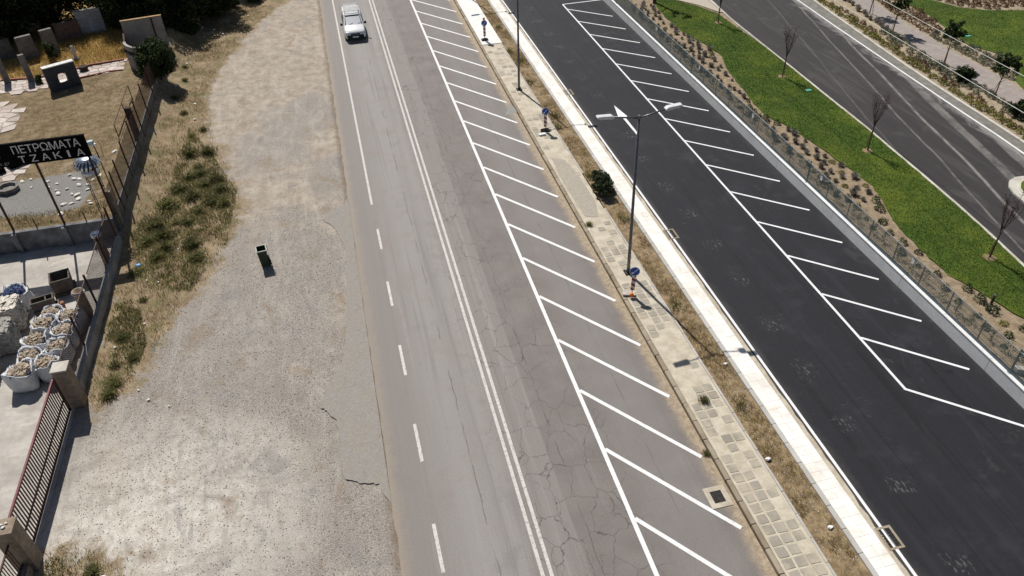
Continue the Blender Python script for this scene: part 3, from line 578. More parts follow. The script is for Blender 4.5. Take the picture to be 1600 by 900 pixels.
t = NT('red_white_stripes'); x = t.xyz(t.obj()); f = t.math('FRACT', t.math('MULTIPLY', t.math('ADD', t.math('MULTIPLY', x[0], .62), x[2]), 3.4)); t.lk(f, f.node.inputs[0]) if 0 else None
M_stripe = t.done(t.mix(t.mr(f, .48, .52), (.26, .012, .02), (.62, .62, .62)), .5)
M_blue = plain('blue_sign', (.010, .085, .40), .4, 0, .08); M_wsign = plain('white_sign', (.78, .79, .8), .4, 0, .05); M_orange = plain('orange_lamp', (.80, .20, .03), .35, 0, .12); M_dk = plain('dark_steel', (.06, .06, .06), .5, .4)
def marker(label, loc, rz, lean=(0, 0), top_lamp=True, fallen=False, brick=None):
    o = thing('traffic_marker', label, 'traffic marker', loc, rz, 'keep-left markers on the footpath'); o.rotation_euler = (lean[0], lean[1], rz)
    if fallen: MB().box((-.12, .05, .05), (.62, .34, .1)).build('base', M_foot, o)
    else: bevel(MB().box((0, 0, .05), (.56, .36, .1)).build('base', M_black, o), .02); MB().box((.0, .0, .13), (.32, .2, .06)).build('base_block', M_black, o)
    MB().tube([(0, 0, .08), (0, 0, 1.62 if top_lamp else 1.66)], .022, 8).build('post', M_dk, o)
    bevel(MB().box((0, -.035, .78), (.2, .03, .88)).build('striped_panel', M_stripe, o), .008)
    d = MB(); n = 28; d.add([(.25 * math.cos(2 * math.pi * k / n), -.05, 1.44 + .25 * math.sin(2 * math.pi * k / n)) for k in range(n)] + [(.25 * math.cos(2 * math.pi * k / n), -.03, 1.44 + .25 * math.sin(2 * math.pi * k / n)) for k in range(n)], [tuple(range(n)), tuple(range(2 * n - 1, n - 1, -1))] + [((k + 1) % n, k, n + k, n + (k + 1) % n) for k in range(n)])
    disc = d.build('sign_disc', M_blue, o)
    rm = MB()
    for k in range(n):
        a, b = 2 * math.pi * k / n, 2 * math.pi * (k + 1) / n
        rm.add([(r * math.cos(q), -.053, 1.44 + r * math.sin(q)) for q in (a, b) for r in (.232, .25)], [(0, 1, 3, 2)])
    rm.build('rim', M_wsign, disc)
    A = [(-.15, -.15), (-.02, -.13), (-.062, -.088), (.15, .124), (.124, .15), (-.088, -.062), (-.13, -.02)]
    MB().add([(x, -.055, 1.44 + z) for x, z in A], [tuple(range(7))]).build('arrow', M_wsign, disc)
    if top_lamp:
        MB().lathe([(.02, 1.62), (.05, 1.66), (.05, 1.70), (.09, 1.72), (.095, 1.84), (.05, 1.88), (.0, 1.885)], n=14).build('warning_lamp', M_orange, o, smooth=True)
    return o
marker('blue keep-left disc marker with an orange lamp on top, on the white footpath', (12.15, 61.45, .15), .05)
marker('red-striped marker with a blue disc and no lamp, beside the white brick', (12.62, 44.5, .11), .0, top_lamp=False)
marker('striped marker turned askew next to the lamp post foot', (12.02, 26.75, .11), -.30, (R(-3), R(2)), top_lamp=False, fallen=True)
wb = bevel(MB().box((0, 0, .05), (.46, .24, .1)).build('white_block', M_wsign, None, (12.28, 44.0, .115), .12), .015); tag(wb, 'white painted block lying by the middle striped marker', 'block')
fl = MB().lathe([(.03, 0), (.095, .03), (.10, .12), (.07, .19), (.0, .2)], n=14).build('warning_lamp', M_orange, None, (11.93, 26.55, .215), smooth=True); tag(fl, 'orange warning lamp set down at the foot of the askew marker', 'lamp')

# drains
M_iron = plain('cast_iron', (.035, .030, .028), .6, .5, .4, 8, (.09, .05, .03))
def grate(label, loc, rz, w_=.42, l_=.62, frame=None, fm=None):
    o = thing('drain_grate', label, 'drain', loc, rz)
    f = MB(); fw = frame or .06
    for s in (-1, 1): f.box((s * (w_ / 2 + fw / 2), 0, .007), (fw, l_ + 2 * fw, .014)); f.box((0, s * (l_ / 2 + fw / 2), .007), (w_, fw, .014))
    f.build('frame', fm or M_iron, o); MB().box((0, 0, .001), (w_, l_, .002)).build('pit_shade', M_black, o)  # flat black sheet stands in for the unlit hole below the bars
    n = 7
    for k in range(n): MB().box((0, -l_ / 2 + (k + .5) * l_ / n, .006), (w_, l_ / n * .45, .008)).build('bar', M_iron, o)
    MB().box((0, 0, .008), (.03, l_, .009)).build('cross_bar', M_iron, o)
grate('rusty drain grate set in sandy concrete beside the old kerb', (10.95, 14.95, .008), .0, .44, .52, .2, M_gutter)
for (x, y), lb in (((16.0, 11.85), 'pale-framed drain under the white edge line, nearest the bottom of the picture'), ((15.98, 31.2), 'pale-framed drain under the white edge line, level with the nearer lamp pole'), ((15.93, 50.0), 'pale-framed drain under the white edge line, level with the far lamp pole')):
    grate(lb, (x, y, .0015), 0, .44, .74, .09, M_kerbold)

# wheelie bin
M_bin = plain('dark_green_plastic', (.030, .050, .024), .5, 0, .3); M_binrim = plain('weathered_rim', (.33, .34, .31), .6)
bn = thing('wheelie_bin', 'dark green wheelie bin without a lid on the dirt lay-by', 'bin', (-5.56, 34.35, .005), R(8))
def frus(z0, z1, a0, b0, a1, b1): return [(-a0, -b0, z0), (a0, -b0, z0), (a0, b0, z0), (-a0, b0, z0), (-a1, -b1, z1), (a1, -b1, z1), (a1, b1, z1), (-a1, b1, z1)]
mb = MB(); mb.add(frus(.06, 1.05, .19, .22, .245, .28), [(3, 2, 1, 0), (0, 1, 5, 4), (1, 2, 6, 5), (2, 3, 7, 6), (3, 0, 4, 7)]); mb.add(frus(.10, 1.05, .17, .20, .225, .26), [(0, 1, 2, 3), (4, 5, 1, 0), (5, 6, 2, 1), (6, 7, 3, 2), (7, 4, 0, 3)]); mb.build('body', M_bin, bn)
rb = MB()
for s in (-1, 1): rb.box((s * .245, 0, 1.055), (.05, .58, .035)); rb.box((0, s * .278, 1.055), (.44, .05, .035))
rb.build('rim', M_binrim, bn)
for s in (-1, 1): MB().tube([(.235, s * .12 - .03, .1), (.235, s * .12 + .03, .1)], .1, 14).build('wheel', M_black, bn)
MB().tube([(.285, -.2, 1.0), (.31, -.2, 1.02), (.31, .2, 1.02), (.285, .2, 1.0)], .016, 6).build('handle', M_bin, bn)
MB().box((.255, 0, .42), (.09, .3, .12)).build('axle_housing', M_black, bn)

# ---- the van
M_body = NT('white_car_paint'); M_body.b.inputs['Coat Weight'].default_value = .6; M_body = M_body.done((.84, .85, .86), .3); M_glass = plain('dark_glass', (.008, .009, .012), .35, 0, .1); M_glass.node_tree.nodes['Principled BSDF'].inputs['Specular IOR Level'].default_value = .12; M_trim = plain('black_trim', (.018, .018, .02), .6); M_chrome = plain('head_lamp', (.45, .50, .55), .15, .3); M_tyre = plain('tyre', (.015, .015, .015), .9); M_alu = plain('rack_aluminium', (.55, .55, .54), .4, .4)
cr = thing('car', 'white compact van with a slatted roof rack driving towards the viewer', 'car', (1.74, 64.75, .004), R(0))
# rows along the length: y, z-list of (half width, z)
S_ = [(.0, [(.60, .28), (.74, .34), (.76, .55), (.70, .72), (.50, .76)]), (.12, [(.70, .22), (.83, .34), (.84, .58), (.78, .80), (.55, .86)]), (.45, [(.76, .20), (.87, .36), (.87, .64), (.81, .92), (.58, .97)]), (.95, [(.78, .20), (.88, .38), (.88, .70), (.82, 1.02), (.60, 1.09)]),
      (1.02, [(.78, .20), (.88, .38), (.88, .72), (.82, 1.05), (.62, 1.12)]), (1.75, [(.80, .20), (.89, .38), (.88, .98), (.72, 1.66), (.58, 1.74)]), (2.4, [(.80, .20), (.89, .38), (.88, 1.0), (.73, 1.72), (.60, 1.81)]), (3.6, [(.80, .20), (.89, .38), (.88, 1.0), (.73, 1.73), (.60, 1.82)]), (4.05, [(.78, .24), (.87, .40), (.86, 1.0), (.72, 1.70), (.58, 1.77)]), (4.15, [(.74, .32), (.82, .44), (.82, 1.0), (.69, 1.62), (.54, 1.70)])]
vs = []; fs = []
for y, prof in S_: vs += [(x, y, z) for x, z in prof] + [(-x, y, z) for x, z in prof[::-1]]
for i in range(len(S_) - 1):
    for k in range(10): fs.append((i * 10 + k, (i + 1) * 10 + k, (i + 1) * 10 + (k + 1) % 10, i * 10 + (k + 1) % 10))
fs += [tuple(range(10)), tuple(range((len(S_) - 1) * 10 + 9, (len(S_) - 1) * 10 - 1, -1))]
body = MB().add(vs, fs).build('body', M_body, cr, smooth=True); sb = body.modifiers.new('bevel', 'BEVEL'); sb.width = .03; sb.segments = 2
MB().add([(-.72, 1.03, 1.115), (.72, 1.03, 1.115), (.60, 1.70, 1.70), (-.60, 1.70, 1.70)], [(0, 1, 2, 3)]).add([(-.72, 1.06, 1.06), (.72, 1.06, 1.06), (.60, 1.73, 1.66), (-.60, 1.73, 1.66)], [(3, 2, 1, 0)]).build('windscreen', M_glass, cr)
for s in (-1, 1):
    for y0, y1, n_ in ((1.35, 2.35, 'front_window'), (2.45, 3.35, 'rear_window')):
        q = [(s * .868, y0 + (.0 if y0 > 2 else .05), 1.08), (s * .868, y1, 1.08), (s * .762, y1, 1.56), (s * .762, y0 + (.0 if y0 > 2 else .42), 1.56)]
        q2 = [(x - s * .02, y, z) for x, y, z in q]; w_ = MB().add(q + q2, [(0, 1, 2, 3), (7, 6, 5, 4), (0, 4, 5, 1), (1, 5, 6, 2), (2, 6, 7, 3), (3, 7, 4, 0)]); w_.v = [(x + s * .012, y, z) for x, y, z in w_.v]; w_.build(n_, M_glass, cr)
    h = bevel(MB().box((s * .62, .10, .74), (.30, .16, .15), s * .35).build('headlight', M_chrome, cr), .03)
    mr_ = bevel(MB().box((s * 1.0, 1.28, 1.12), (.20, .10, .20)).build('mirror', M_trim, cr), .03); MB().box((s * .9, 1.29, 1.06), (.12, .05, .05)).build('mirror_arm', M_trim, mr_)
    for yy in (.78, 3.45):
        wl = MB().tube([(s * .70, yy, .31), (s * .885, yy, .31)], .31, 20).build('wheel', M_tyre, cr); MB().tube([(s * .88, yy, .31), (s * .895, yy, .31)], .19, 14).build('rim', M_alu, wl)
    MB().tube([(s * .60, 1.95, 1.90), (s * .60, 3.85, 1.92)], .02, 6).build('rack_rail', M_alu, cr)
for k in range(9): MB().box((0, 2.1 + .2 * k, 1.935), (1.24, .07, .02)).build('rack_slat', M_alu, cr)
for yy in (1.98, 3.8): MB().box((0, yy, 1.95), (1.5, .06, .05)).build('rack_bar', M_alu, cr)
for yy in (1.98, 3.8):
    for s in (-1, 1): MB().box((s * .58, yy, 1.86), (.05, .05, .12)).build('rack_foot', M_trim, cr)
bevel(MB().box((0, -.02, .43), (1.40, .10, .30)).build('bumper', M_trim, cr), .04); MB().box((0, -.01, .66), (.78, .06, .10)).build('grille', M_trim, cr); MB().box((0, -.08, .44), (.5, .02, .11)).build('number_plate', M_wsign, cr)
for s in (-1, 1): MB().tube([(s * .35, 1.02, 1.12), (s * .35 + .32, 1.14, 1.22)], .012, 5).build('wiper', M_trim, cr)

# overhead cables across the park
M_cable = plain('pale_cable', (.55, .55, .54), .6)
for (a, b), lb in ((((29.05, 72.0, 9.3), (27.2, 3.0, 9.3)), 'pale overhead cable crossing the park corner, nearer of the two'), (((31.5, 72.0, 9.3), (30.0, 3.0, 9.3)), 'pale overhead cable crossing the park corner, farther of the two')):
    tag(MB().tube([tuple(a[i] + (b[i] - a[i]) * k / 24 - (0 if i < 2 else 1.4 * (k / 24) * (1 - k / 24)) for i in range(3)) for k in range(25)], .015, 6).build('overhead_cable', M_cable), lb, 'cable')
M_cyan = plain('turquoise_lid', (.10, .42, .34), .5)
for p, lb in (((31.61, 43.95, ZP + .05), 'turquoise valve-box lid in the narrow lawn strip'), ((48.74, 49.31, ZP + .05), 'turquoise valve-box lid on the far lawn')): tag(bevel(MB().box((0, 0, .02), (.42, .3, .05)).build('valve_box', M_cyan, None, p, .2), .03), lb, 'lid')
bo = thing('bollard_light', 'small dark bollard light at the lawn edge near the fence', 'bollard', (27.52, 21.1, ZP)); MB().lathe([(.08, 0), (.075, .02), (.06, .03), (.06, .42)], n=12).build('post', M_dk, bo); MB().lathe([(.075, .42), (.08, .5), (.07, .54), (0, .55)], n=12).build('cap', M_galv, bo)

# ================================================================== stone yard on the left
ZT = 1.25
FX = -13.42
t = NT('yard_concrete'); c_ = t.mix(t.mr(t.noise(1.3, 7, .7), .3, .7), (.35, .32, .285), (.50, .47, .43)); c_ = t.mix(t.mr(t.noise(.4, 6, .7, dist=.8), .48, .66, 0, .6), c_, (.30, .275, .25)); c_ = t.mix(t.mr(t.noise(.9, 6, .7, vec=t.pos((.6, 1.8, 1)), dist=1.0), .58, .66, 0, .55), c_, (.58, .53, .45)); t.bump(t.noise(40, 3, .7), .3, .01); M_yard = t.done(c_, .9)
struct(MB().prism([(-60, 0), (FX, 0), (FX, 39.2), (-60, 39.2)], -.11, .01).build('yard_floor', M_yard))
PATH1 = [(-40, 59.5), (-26, 59.4), (-24.2, 59.1), (-22.0, 58.9), (-20.9, 59.2), (-19.2, 60.3), (-17.0, 61.0), (-15.9, 61.0), (-16.2, 62.8), (-18.6, 62.4), (-19.6, 61.9), (-22.1, 60.95), (-24.6, 61.3), (-40, 62)]
GOLD = [(-40, 62), (-24.6, 61.3), (-22.1, 60.95), (-19.6, 61.9), (-18.6, 62.4), (-16.2, 62.8), (-13.5, 64), (-13.5, 120), (-40, 120)]
GRAV = [(-40, 46.0), (-20.5, 45.2), (-18.4, 45.1), (-16.4, 45.4), (-15.2, 43.0), (-15.5, 41.0), (-17, 40.6), (-19.6, 41.1), (-40, 41)]
t = NT('yard_ground'); c_ = t.mix(t.mr(t.noise(2.2, 7, .7), .3, .7), (.13, .093, .048), (.27, .20, .118)); c_ = t.mix(t.mr(t.noise(.8, 5, .65), .5, .66, 0, .5), c_, (.135, .11, .045)); c_ = t.mix(t.mr(t.noise(.5, 6, .7), .56, .7, 0, .6), c_, (.33, .27, .19))
gr_ = t.mix(t.mr(t.noise(30, 3, .8), .3, .7), (.09, .085, .08), (.34, .33, .31))
c_ = t.mix(t.mr(t.math('ADD', t.attr('gravel'), t.mr(t.noise(1.2, 5, .7), 0, 1, -.4, .4, False)), .35, .65), c_, gr_)
go_ = t.mix(t.mr(t.noise(2.5, 6, .7), .3, .7), (.26, .165, .05), (.40, .27, .10)); c_ = t.mix(t.mr(t.math('ADD', t.attr('gold'), t.mr(t.noise(1.2, 5, .7), 0, 1, -.3, .3, False)), .35, .65), c_, go_)
t.bump(t.noise(25, 5, .75), .8, .04); M_yg = t.done(c_, .95)
struct(grid_sheet('yard_terrace', -40, FX + .02, 39.35, 110, .35, lambda X, Y: ZT + (vnoise(X, Y, 1.3, 21) - .5) * .06 - .02, M_yg, {'gold': lambda X, Y: np.clip(sdist(X, Y, GOLD) / 1.0 + .5, 0, 1), 'gravel': lambda X, Y: np.clip(sdist(X, Y, GRAV) / 1.0 + .5, 0, 1)}))

M_rw = mat_concrete('stained_wall', (.10, .10, .105), (.26, .26, .27), (.045, .045, .05), .8, 1.2); M_brown = plain('brown_pillar_render', (.26, .205, .155), .9, 0, .25, 4, (.14, .11, .085), 0, .4); M_rust = plain('dark_brown_steel', (.055, .026, .020), .6, .2, .3, 8); M_red = plain('maroon_paint', (.14, .022, .026), .5, 0, .25, 6)
M_stonewall = mat_concrete('grey_wall_concrete', (.24, .225, .205), (.36, .34, .31), (.13, .12, .105), .6, 1.5)
# cross wall carrying the terrace
cw = thing('terrace_wall', 'stained dark concrete wall holding up the gravel terrace behind the sign posts', 'wall', (0, 39.25, 0))
for k in range(9): bevel(MB().box((-14.75 - 2.5 * k, .05, .62), (2.49, .26, 1.25)).build('wall_panel', M_rw, cw), .02)
for k in range(9): bevel(MB().box((-16.0 - 2.5 * k, -.16, .60), (.26, .16, 1.2)).build('pilaster', M_rw, cw), .01)
# sign board
M_sb = plain('black_sign_board', (.004, .004, .005), .8, 0, .1); M_sb.node_tree.nodes['Principled BSDF'].inputs['Specular IOR Level'].default_value = .05; M_letter = plain('grey_letters', (.60, .61, .62), .5, 0, .06); M_ldim = plain('dim_letters', (.17, .175, .19), .5)
sg_ = thing('shop_sign', 'long black sign board with grey Greek lettering above the terrace wall', 'sign', (0, 39.3, ZT))
bevel(MB().box((-17.2, .06, 4.36), (7.9, .09, 1.2)).build('board', M_sb, sg_), .01)
MB().box((-17.2, .05, 4.985), (7.94, .14, .05)).build('top_trim', M_sb, sg_)
for k in range(4): MB().box((-13.45 - 2.55 * k, .15, 2.5), (.10, .08, 5.0)).build('post', M_rust, sg_)
def text_mesh(body, size, mat, parent, x0, x1, z, italic=0.0, spacing=1.0):
    cu = bpy.data.curves.new('lettering', 'FONT'); cu.body = body; cu.size = size; cu.extrude = .008; cu.space_character = spacing
    ob = bpy.data.objects.new('tmp_text', cu); C.objects.link(ob); dg = bpy.context.evaluated_depsgraph_get(); me = bpy.data.meshes.new_from_object(ob.evaluated_get(dg)); bpy.data.objects.remove(ob)
    co = np.zeros(len(me.vertices) * 3); me.vertices.foreach_get('co', co); co = co.reshape(-1, 3); a, b = co[:, 0].min(), co[:, 0].max()
    k = (x1 - x0) / (b - a); out = np.stack([x0 + (co[:, 0] - a) * k + co[:, 1] * italic, -co[:, 2], z + co[:, 1]], 1); me.vertices.foreach_set('co', out.ravel().astype(np.float32)); me.update()
    me.materials.clear(); me.materials.append(mat); return link('letter', me, None, parent, (0, .008, 0))
def word(chars, spans, size, mat, parent, z):
    for ch, (a, b) in zip(chars, spans): text_mesh(ch, size, mat, parent, a, b, z)
word('ΠΕΤΡΩΜΑΤΑ', [(-16.75, -16.48), (-16.39, -16.14), (-16.10, -15.80), (-15.74, -15.46), (-15.42, -15.06), (-15.0, -14.62), (-14.58, -14.24), (-14.22, -13.92), (-13.90, -13.55)], .60, M_letter, sg_, 4.42)
word('ΤΖΑΚΙΑ', [(-16.62, -16.30), (-16.08, -15.76), (-15.56, -15.18), (-14.98, -14.62), (-14.32, -14.22), (-13.90, -13.52)], .52, M_letter, sg_, 3.89)
text_mesh('S', .62, M_ldim, sg_, -17.75, -17.40, 4.26); word('os.gr', [(-17.75, -17.62), (-17.6, -17.48), (-17.44, -17.41), (-17.37, -17.24), (-17.20, -17.10)], .26, M_ldim, sg_, 3.90)
for x, h in ((-17.35, .62), (-14.85, .62), (-13.75, .7)): tag(MB().box((0, 0, h / 2), (.045, .045, h)).build('wall_stub', M_rust, None, (x, 39.34, ZT)), {-17.35: 'short rusty stub between the two left sign posts on the terrace wall', -14.85: 'short rusty stub between the two right sign posts on the terrace wall', -13.75: 'short rusty stub at the fence end of the terrace wall'}[x], 'post')

M_bwall = mat_concrete('shade_dark_concrete', (.10, .092, .082), (.19, .175, .155), (.05, .045, .04), .7, 1.5)  # shade of the roadside face is put into this dark concrete colour
# roadside fence of the terrace: wall, posts, mesh
fw = thing('boundary_wall', 'shade-darkened concrete boundary wall with rusty mesh and posts along the weedy verge', 'wall', (FX, 0, 0))
for k in range(8): bevel(MB().box((0, 40.9 + 3.0 * k, .56), (.22, 2.99, 1.5)).build('wall_panel', M_bwall, fw), .02)
for y in (41.0, 42.3, 44.6, 47.3, 50.2, 53.0, 56.0, 58.8, 61.5): MB().box((.10, y, 1.9), (.07, .07, 2.6)).build('post', M_rust, fw)
mm = MB(); L_ = 2.9; H_ = 1.45; st_ = .12
for i in range(int((L_ + H_) / st_)):
    u = i * st_
    a0 = (max(0, u - H_), min(u, H_)); a1 = (min(u, L_), max(0, u - L_)); mm.tube([(0, a0[0], a0[1]), (0, a1[0], a1[1])], .0075, 3, False); mm.tube([(0.006, L_ - a0[0], a0[1]), (0.006, L_ - a1[0], a1[1])], .0075, 3, False)
mme = mm.mesh('mesh_panel'); M_rmesh = plain('rusty_wire', (.10, .060, .045), .7, .3, .3); mme.materials.append(M_rmesh)
for k in range(8): link('mesh_panel', mme, parent=fw, loc=(.03, 39.5 + 2.9 * k, 1.37))
tag(bevel(MB().box((0, 0, 1.5), (.36, .36, 3.05)).build('dark_pillar', plain('dark_pillar_render', (.055, .042, .036), .9, 0, .3, 3), None, (FX - .2, 49.7, .0)), .02), 'dark square pillar rising through the terrace mesh fence', 'pillar')
tag(bevel(MB().box((0, 0, 1.05), (.36, .34, 2.2)).build('brown_pillar', M_brown, None, (FX - .02, 39.9, .45)), .02), 'brown rendered pillar at the corner of the terrace wall and fence', 'pillar')

# lower fence between the gate and the terrace wall
lf = thing('yard_fence', 'low grey wall with rusty diamond-mesh panels between the big gate pillar and the terrace', 'fence', (FX, 0, 0))
for k in range(4): bevel(MB().box((.08, 27.9 + 3.0 * k, .27), (.28, 2.99, .66)).build('wall_panel', M_stonewall, lf), .02)
for k in range(4): link('mesh_panel', mme, parent=lf, loc=(0, 26.6 + 3.0 * k, .62))
for k, y in enumerate((29.5, 32.6, 35.9, 38.6)): MB().box((-.04, y, 1.15), (.08, .08, 2.3)).build('post', M_rust, lf); MB().box((-.03, y - 1.45, 2.08), (.04, 2.95, .04)).build('rail', M_rust, lf)
# gate pillars
def big_pillar(label, x, y, h, w_, stones=False):
    o = thing('gate_pillar', label, 'pillar', (x, y, 0)); bevel(MB().box((0, 0, h / 2), (w_, w_, h)).build('shaft', M_brown, o), .015)
    bevel(MB().box((0, 0, h + .03), (w_ + .06, w_ + .06, .07)).build('cap', M_kerbpark if not stones else M_brown, o), .012)
    return o
big_pillar('tall brown gate pillar with a pale cap beside the bulk bags', FX + .12, 26.3, 2.15, .58)
big_pillar('tall brown gate pillar with white stones on top, lower left corner', FX - .03, 18.45, 2.25, .62, True)
for dx, dy, s in ((-.08, .05, .09), (.05, -.06, .075), (.1, .1, .05)): tag(rock(s, (1.2, .8, .5), int(s * 1000)).build('white_stone', plain('white_marble', (.72, .70, .67), .6, 0, .1), None, (FX - .05 + dx, 18.45 + dy, 2.35)), {.09: 'largest white stone lying on the lower left gate pillar', .075: 'second white stone lying on the lower left gate pillar', .05: 'smallest white stone lying on the lower left gate pillar'}[s], 'stone')
# the sliding gate
gt = thing('sliding_gate', 'maroon sliding gate of slim upright bars between the two brown pillars', 'gate', (FX - .12, 0, .05))
MB().box((0, 22.35, 1.92), (.07, 7.1, .09)).build('top_rail', M_red, gt); MB().box((0, 22.35, .10), (.06, 7.1, .10)).build('bottom_rail', M_rust, gt); MB().box((0, 22.35, .78), (.05, 7.1, .06)).build('middle_rail', M_rust, gt)
bmesh_ = MB().box((0, 0, 1.0), (.03, .055, 1.76)).mesh('bar'); bmesh_.materials.append(M_rust)
for k in range(41): link('bar', bmesh_, parent=gt, loc=(0, 18.95 + .17 * k, 0))
for y in (18.83, 25.87): MB().box((0, y, 1.0), (.07, .07, 1.9)).build('end_post', M_rust, gt)
# fence continuing towards the viewer
nf = thing('yard_fence', 'brown railing on a low wall running out of the lower left corner', 'fence', (FX, 0, 0))
MB().box((0, 13.0, .22), (.3, 10.2, .6)).build('wall_panel', M_brown, nf); MB().box((0, 13.0, 1.75), (.05, 10.2, .06)).build('top_rail', M_rust, nf); MB().box((0, 13.0, .62), (.05, 10.2, .06)).build('bottom_rail', M_rust, nf)
bm2 = MB().box((0, 0, 1.18), (.025, .025, 1.12)).mesh('bar'); bm2.materials.append(M_rust)
for k in range(60): link('bar', bm2, parent=nf, loc=(0, 17.95 - .13 * k, 0))
# flue columns
M_flue = plain('flue_render', (.30, .235, .19), .9, 0, .25, 4, (.20, .15, .12)); M_zinc = plain('zinc_cap', (.62, .64, .68), .35, .5)
f1 = thing('flue_column', 'round brown flue column with a white domed cap by the fence', 'flue', (FX - .32, 36.8, 0)); MB().lathe([(.23, 0), (.22, 1.75)], n=18).build('shaft', M_flue, f1, smooth=True); MB().lathe([(.21, 1.75), (.27, 1.78), (.27, 1.92), (.2, 1.99), (.0, 2.0)], n=18).build('cap', M_zinc, f1, smooth=True)
f2 = thing('flue_column', 'open-topped brown flue column by the fence near the planters', 'flue', (FX - .35, 32.0, 0)); MB().lathe([(.25, 0), (.24, 1.7), (.27, 1.72), (.27, 1.86), (.20, 1.86), (.19, 1.2)], n=18).build('shaft', M_flue, f2, smooth=True); MB().tube([(.28 * math.cos(a), .28 * math.sin(a), 1.78) for a in np.linspace(0, 6.2832, 19)], .02, 5).build('collar', M_zinc, f2)
# roof ventilator on a lattice tower
vt = thing('roof_ventilator', 'shiny finned turbine ventilator on a slim lattice stand', 'ventilator', (-13.95, 40.2, ZT), .2); vt.scale = (1.28, 1.28, 1.08)
for sx in (-.24, .24):
    for sy in (-.24, .24): MB().tube([(sx, sy, 0), (sx * .95, sy * .95, 2.3)], .016, 6).build('stand_leg', M_dk, vt)
for zz in (.4, .9, 1.4, 1.9, 2.25):
    q = MB()
    for a, b in (((-.24, -.24), (.24, -.24)), ((.24, -.24), (.24, .24)), ((.24, .24), (-.24, .24)), ((-.24, .24), (-.24, -.24))): q.tube([(*a, zz), (*b, zz)], .012, 5)
    q.build('stand_ring', M_dk, vt)
M_shiny = plain('shiny_aluminium', (.55, .62, .72), .22, .9, .15); MB().lathe([(.36, 2.15), (.36, 2.45)], n=20).build('neck', M_zinc, vt, smooth=True)
MB().lathe([(.30, 2.45), (.36, 2.5), (.40, 2.7), (.36, 2.9), (.28, 2.98)], n=20).build('core', M_dk, vt, smooth=True); MB().lathe([(.34, 2.98), (.36, 3.0), (.30, 3.06), (.12, 3.10), (.0, 3.105)], n=20).build('dome', M_shiny, vt, smooth=True)
fin = MB(); pr = [(.37, 2.45), (.50, 2.58), (.53, 2.74), (.47, 2.90), (.34, 2.99)]
fin.add([(r * math.cos(.08 * i), r * math.sin(.08 * i) + .0, z) for i, (r, z) in enumerate(pr)] + [((r + .012) * math.cos(.08 * i + .17), (r + .012) * math.sin(.08 * i + .17), z) for i, (r, z) in enumerate(pr)], [(i, i + 1, 6 + i, 5 + i) for i in range(4)]); fm_ = fin.mesh('fin', True); fm_.materials.append(M_shiny)
for k in range(20): link('fin', fm_, parent=vt, rz=2 * math.pi * k / 20)
fl_ = thing('flood_lamp', 'pale flood lamp on a thin leaning mast beside the turbine ventilator', 'lamp', (-13.62, 41.3, ZT)); MB().tube([(0, 0, 0), (0, 0, 3.45)], .028, 6).build('mast', M_dk, fl_); bevel(MB().box((-.12, -.05, 3.62), (.34, .24, .22), .3).build('lamp_head', plain('pale_blue_housing', (.45, .55, .62), .4), fl_), .04); MB().box((.04, 0, 3.45), (.12, .1, .12)).build('bracket', M_zinc, fl_)

# rusty upright frame on the terrace lawn
fr = thing('metal_frame', 'thin rusty rectangular frame standing on the dry terrace lawn', 'frame', (0, 0, ZT))
P0, P1 = (-14.66, 49.4), (-14.62, 55.4)
for k, (x, y) in enumerate((P0, ((P0[0] + P1[0]) / 2, 52.6), P1)): MB().tube([(x, y, 0), (x, y, .85 + .05 * k)], .03, 6).build('upright', M_rust, fr)
MB().tube([(*P0, .85), (*P1, .95)], .02, 6).build('top_bar', M_rust, fr); MB().tube([(*P0, .04), (*P1, .04)], .025, 6).build('bottom_bar', M_rust, fr)

# crazy paving: each flagstone a piece
M_flag = mat_piece('pink_flagstone', (.42, .34, .30), (.58, .52, .48), (.30, .25, .20), .5, .12); M_joint = mat_concrete('flag_joint', (.20, .17, .13), (.30, .26, .20))
def clip(poly, nx, ny, d):
    out = []
    for i in range(len(poly)):
        a, b = poly[i], poly[(i + 1) % len(poly)]; fa = a[0] * nx + a[1] * ny - d; fb = b[0] * nx + b[1] * ny - d
        if fa <= 0: out.append(a)
        if fa * fb < 0: k = fa / (fa - fb); out.append((a[0] + (b[0] - a[0]) * k, a[1] + (b[1] - a[1]) * k))
    return out
def crazy(name, region, size, gap, z, xmin=-28.0):
    st = struct(MB().prism(region, z - .2, z + .012).build(name, M_joint)); p = np.array(region); seeds = []
    for x in np.arange(max(xmin, p[:, 0].min()), p[:, 0].max(), size):
        for y in np.arange(p[:, 1].min(), p[:, 1].max(), size):
            q = (x + random.uniform(-.36, .36) * size, y + random.uniform(-.36, .36) * size)
            if sdist(np.array([q[0]]), np.array([q[1]]), region)[0] > -size * .2: seeds.append(q)
    for s in seeds:
        cell = [(s[0] - size, s[1] - size), (s[0] + size, s[1] - size), (s[0] + size, s[1] + size), (s[0] - size, s[1] + size)]
        for o in seeds:
            if o == s: continue
            dx, dy = o[0] - s[0], o[1] - s[1]; L = math.hypot(dx, dy)
            if L > 2.9 * size: continue
            nx, ny = dx / L, dy / L; cell = clip(cell, nx, ny, (s[0] + o[0]) / 2 * nx + (s[1] + o[1]) / 2 * ny - gap / 2)
            if len(cell) < 3: break
        if len(cell) < 3: continue
        c2 = [q for q in cell]
        dd = sdist(np.array([q[0] for q in c2]), np.array([q[1] for q in c2]), region)
        if (dd < -.08).any():
            c2 = [(s[0] + (q[0] - s[0]) * (.55 if k < -.08 else 1), s[1] + (q[1] - s[1]) * (.55 if k < -.08 else 1)) for q, k in zip(c2, dd)]
        MB().prism(c2, z - .02, z + .03 + random.uniform(-.006, .006)).build('flagstone', M_flag, st)
crazy('stone_path', PATH1, .62, .05, ZT)
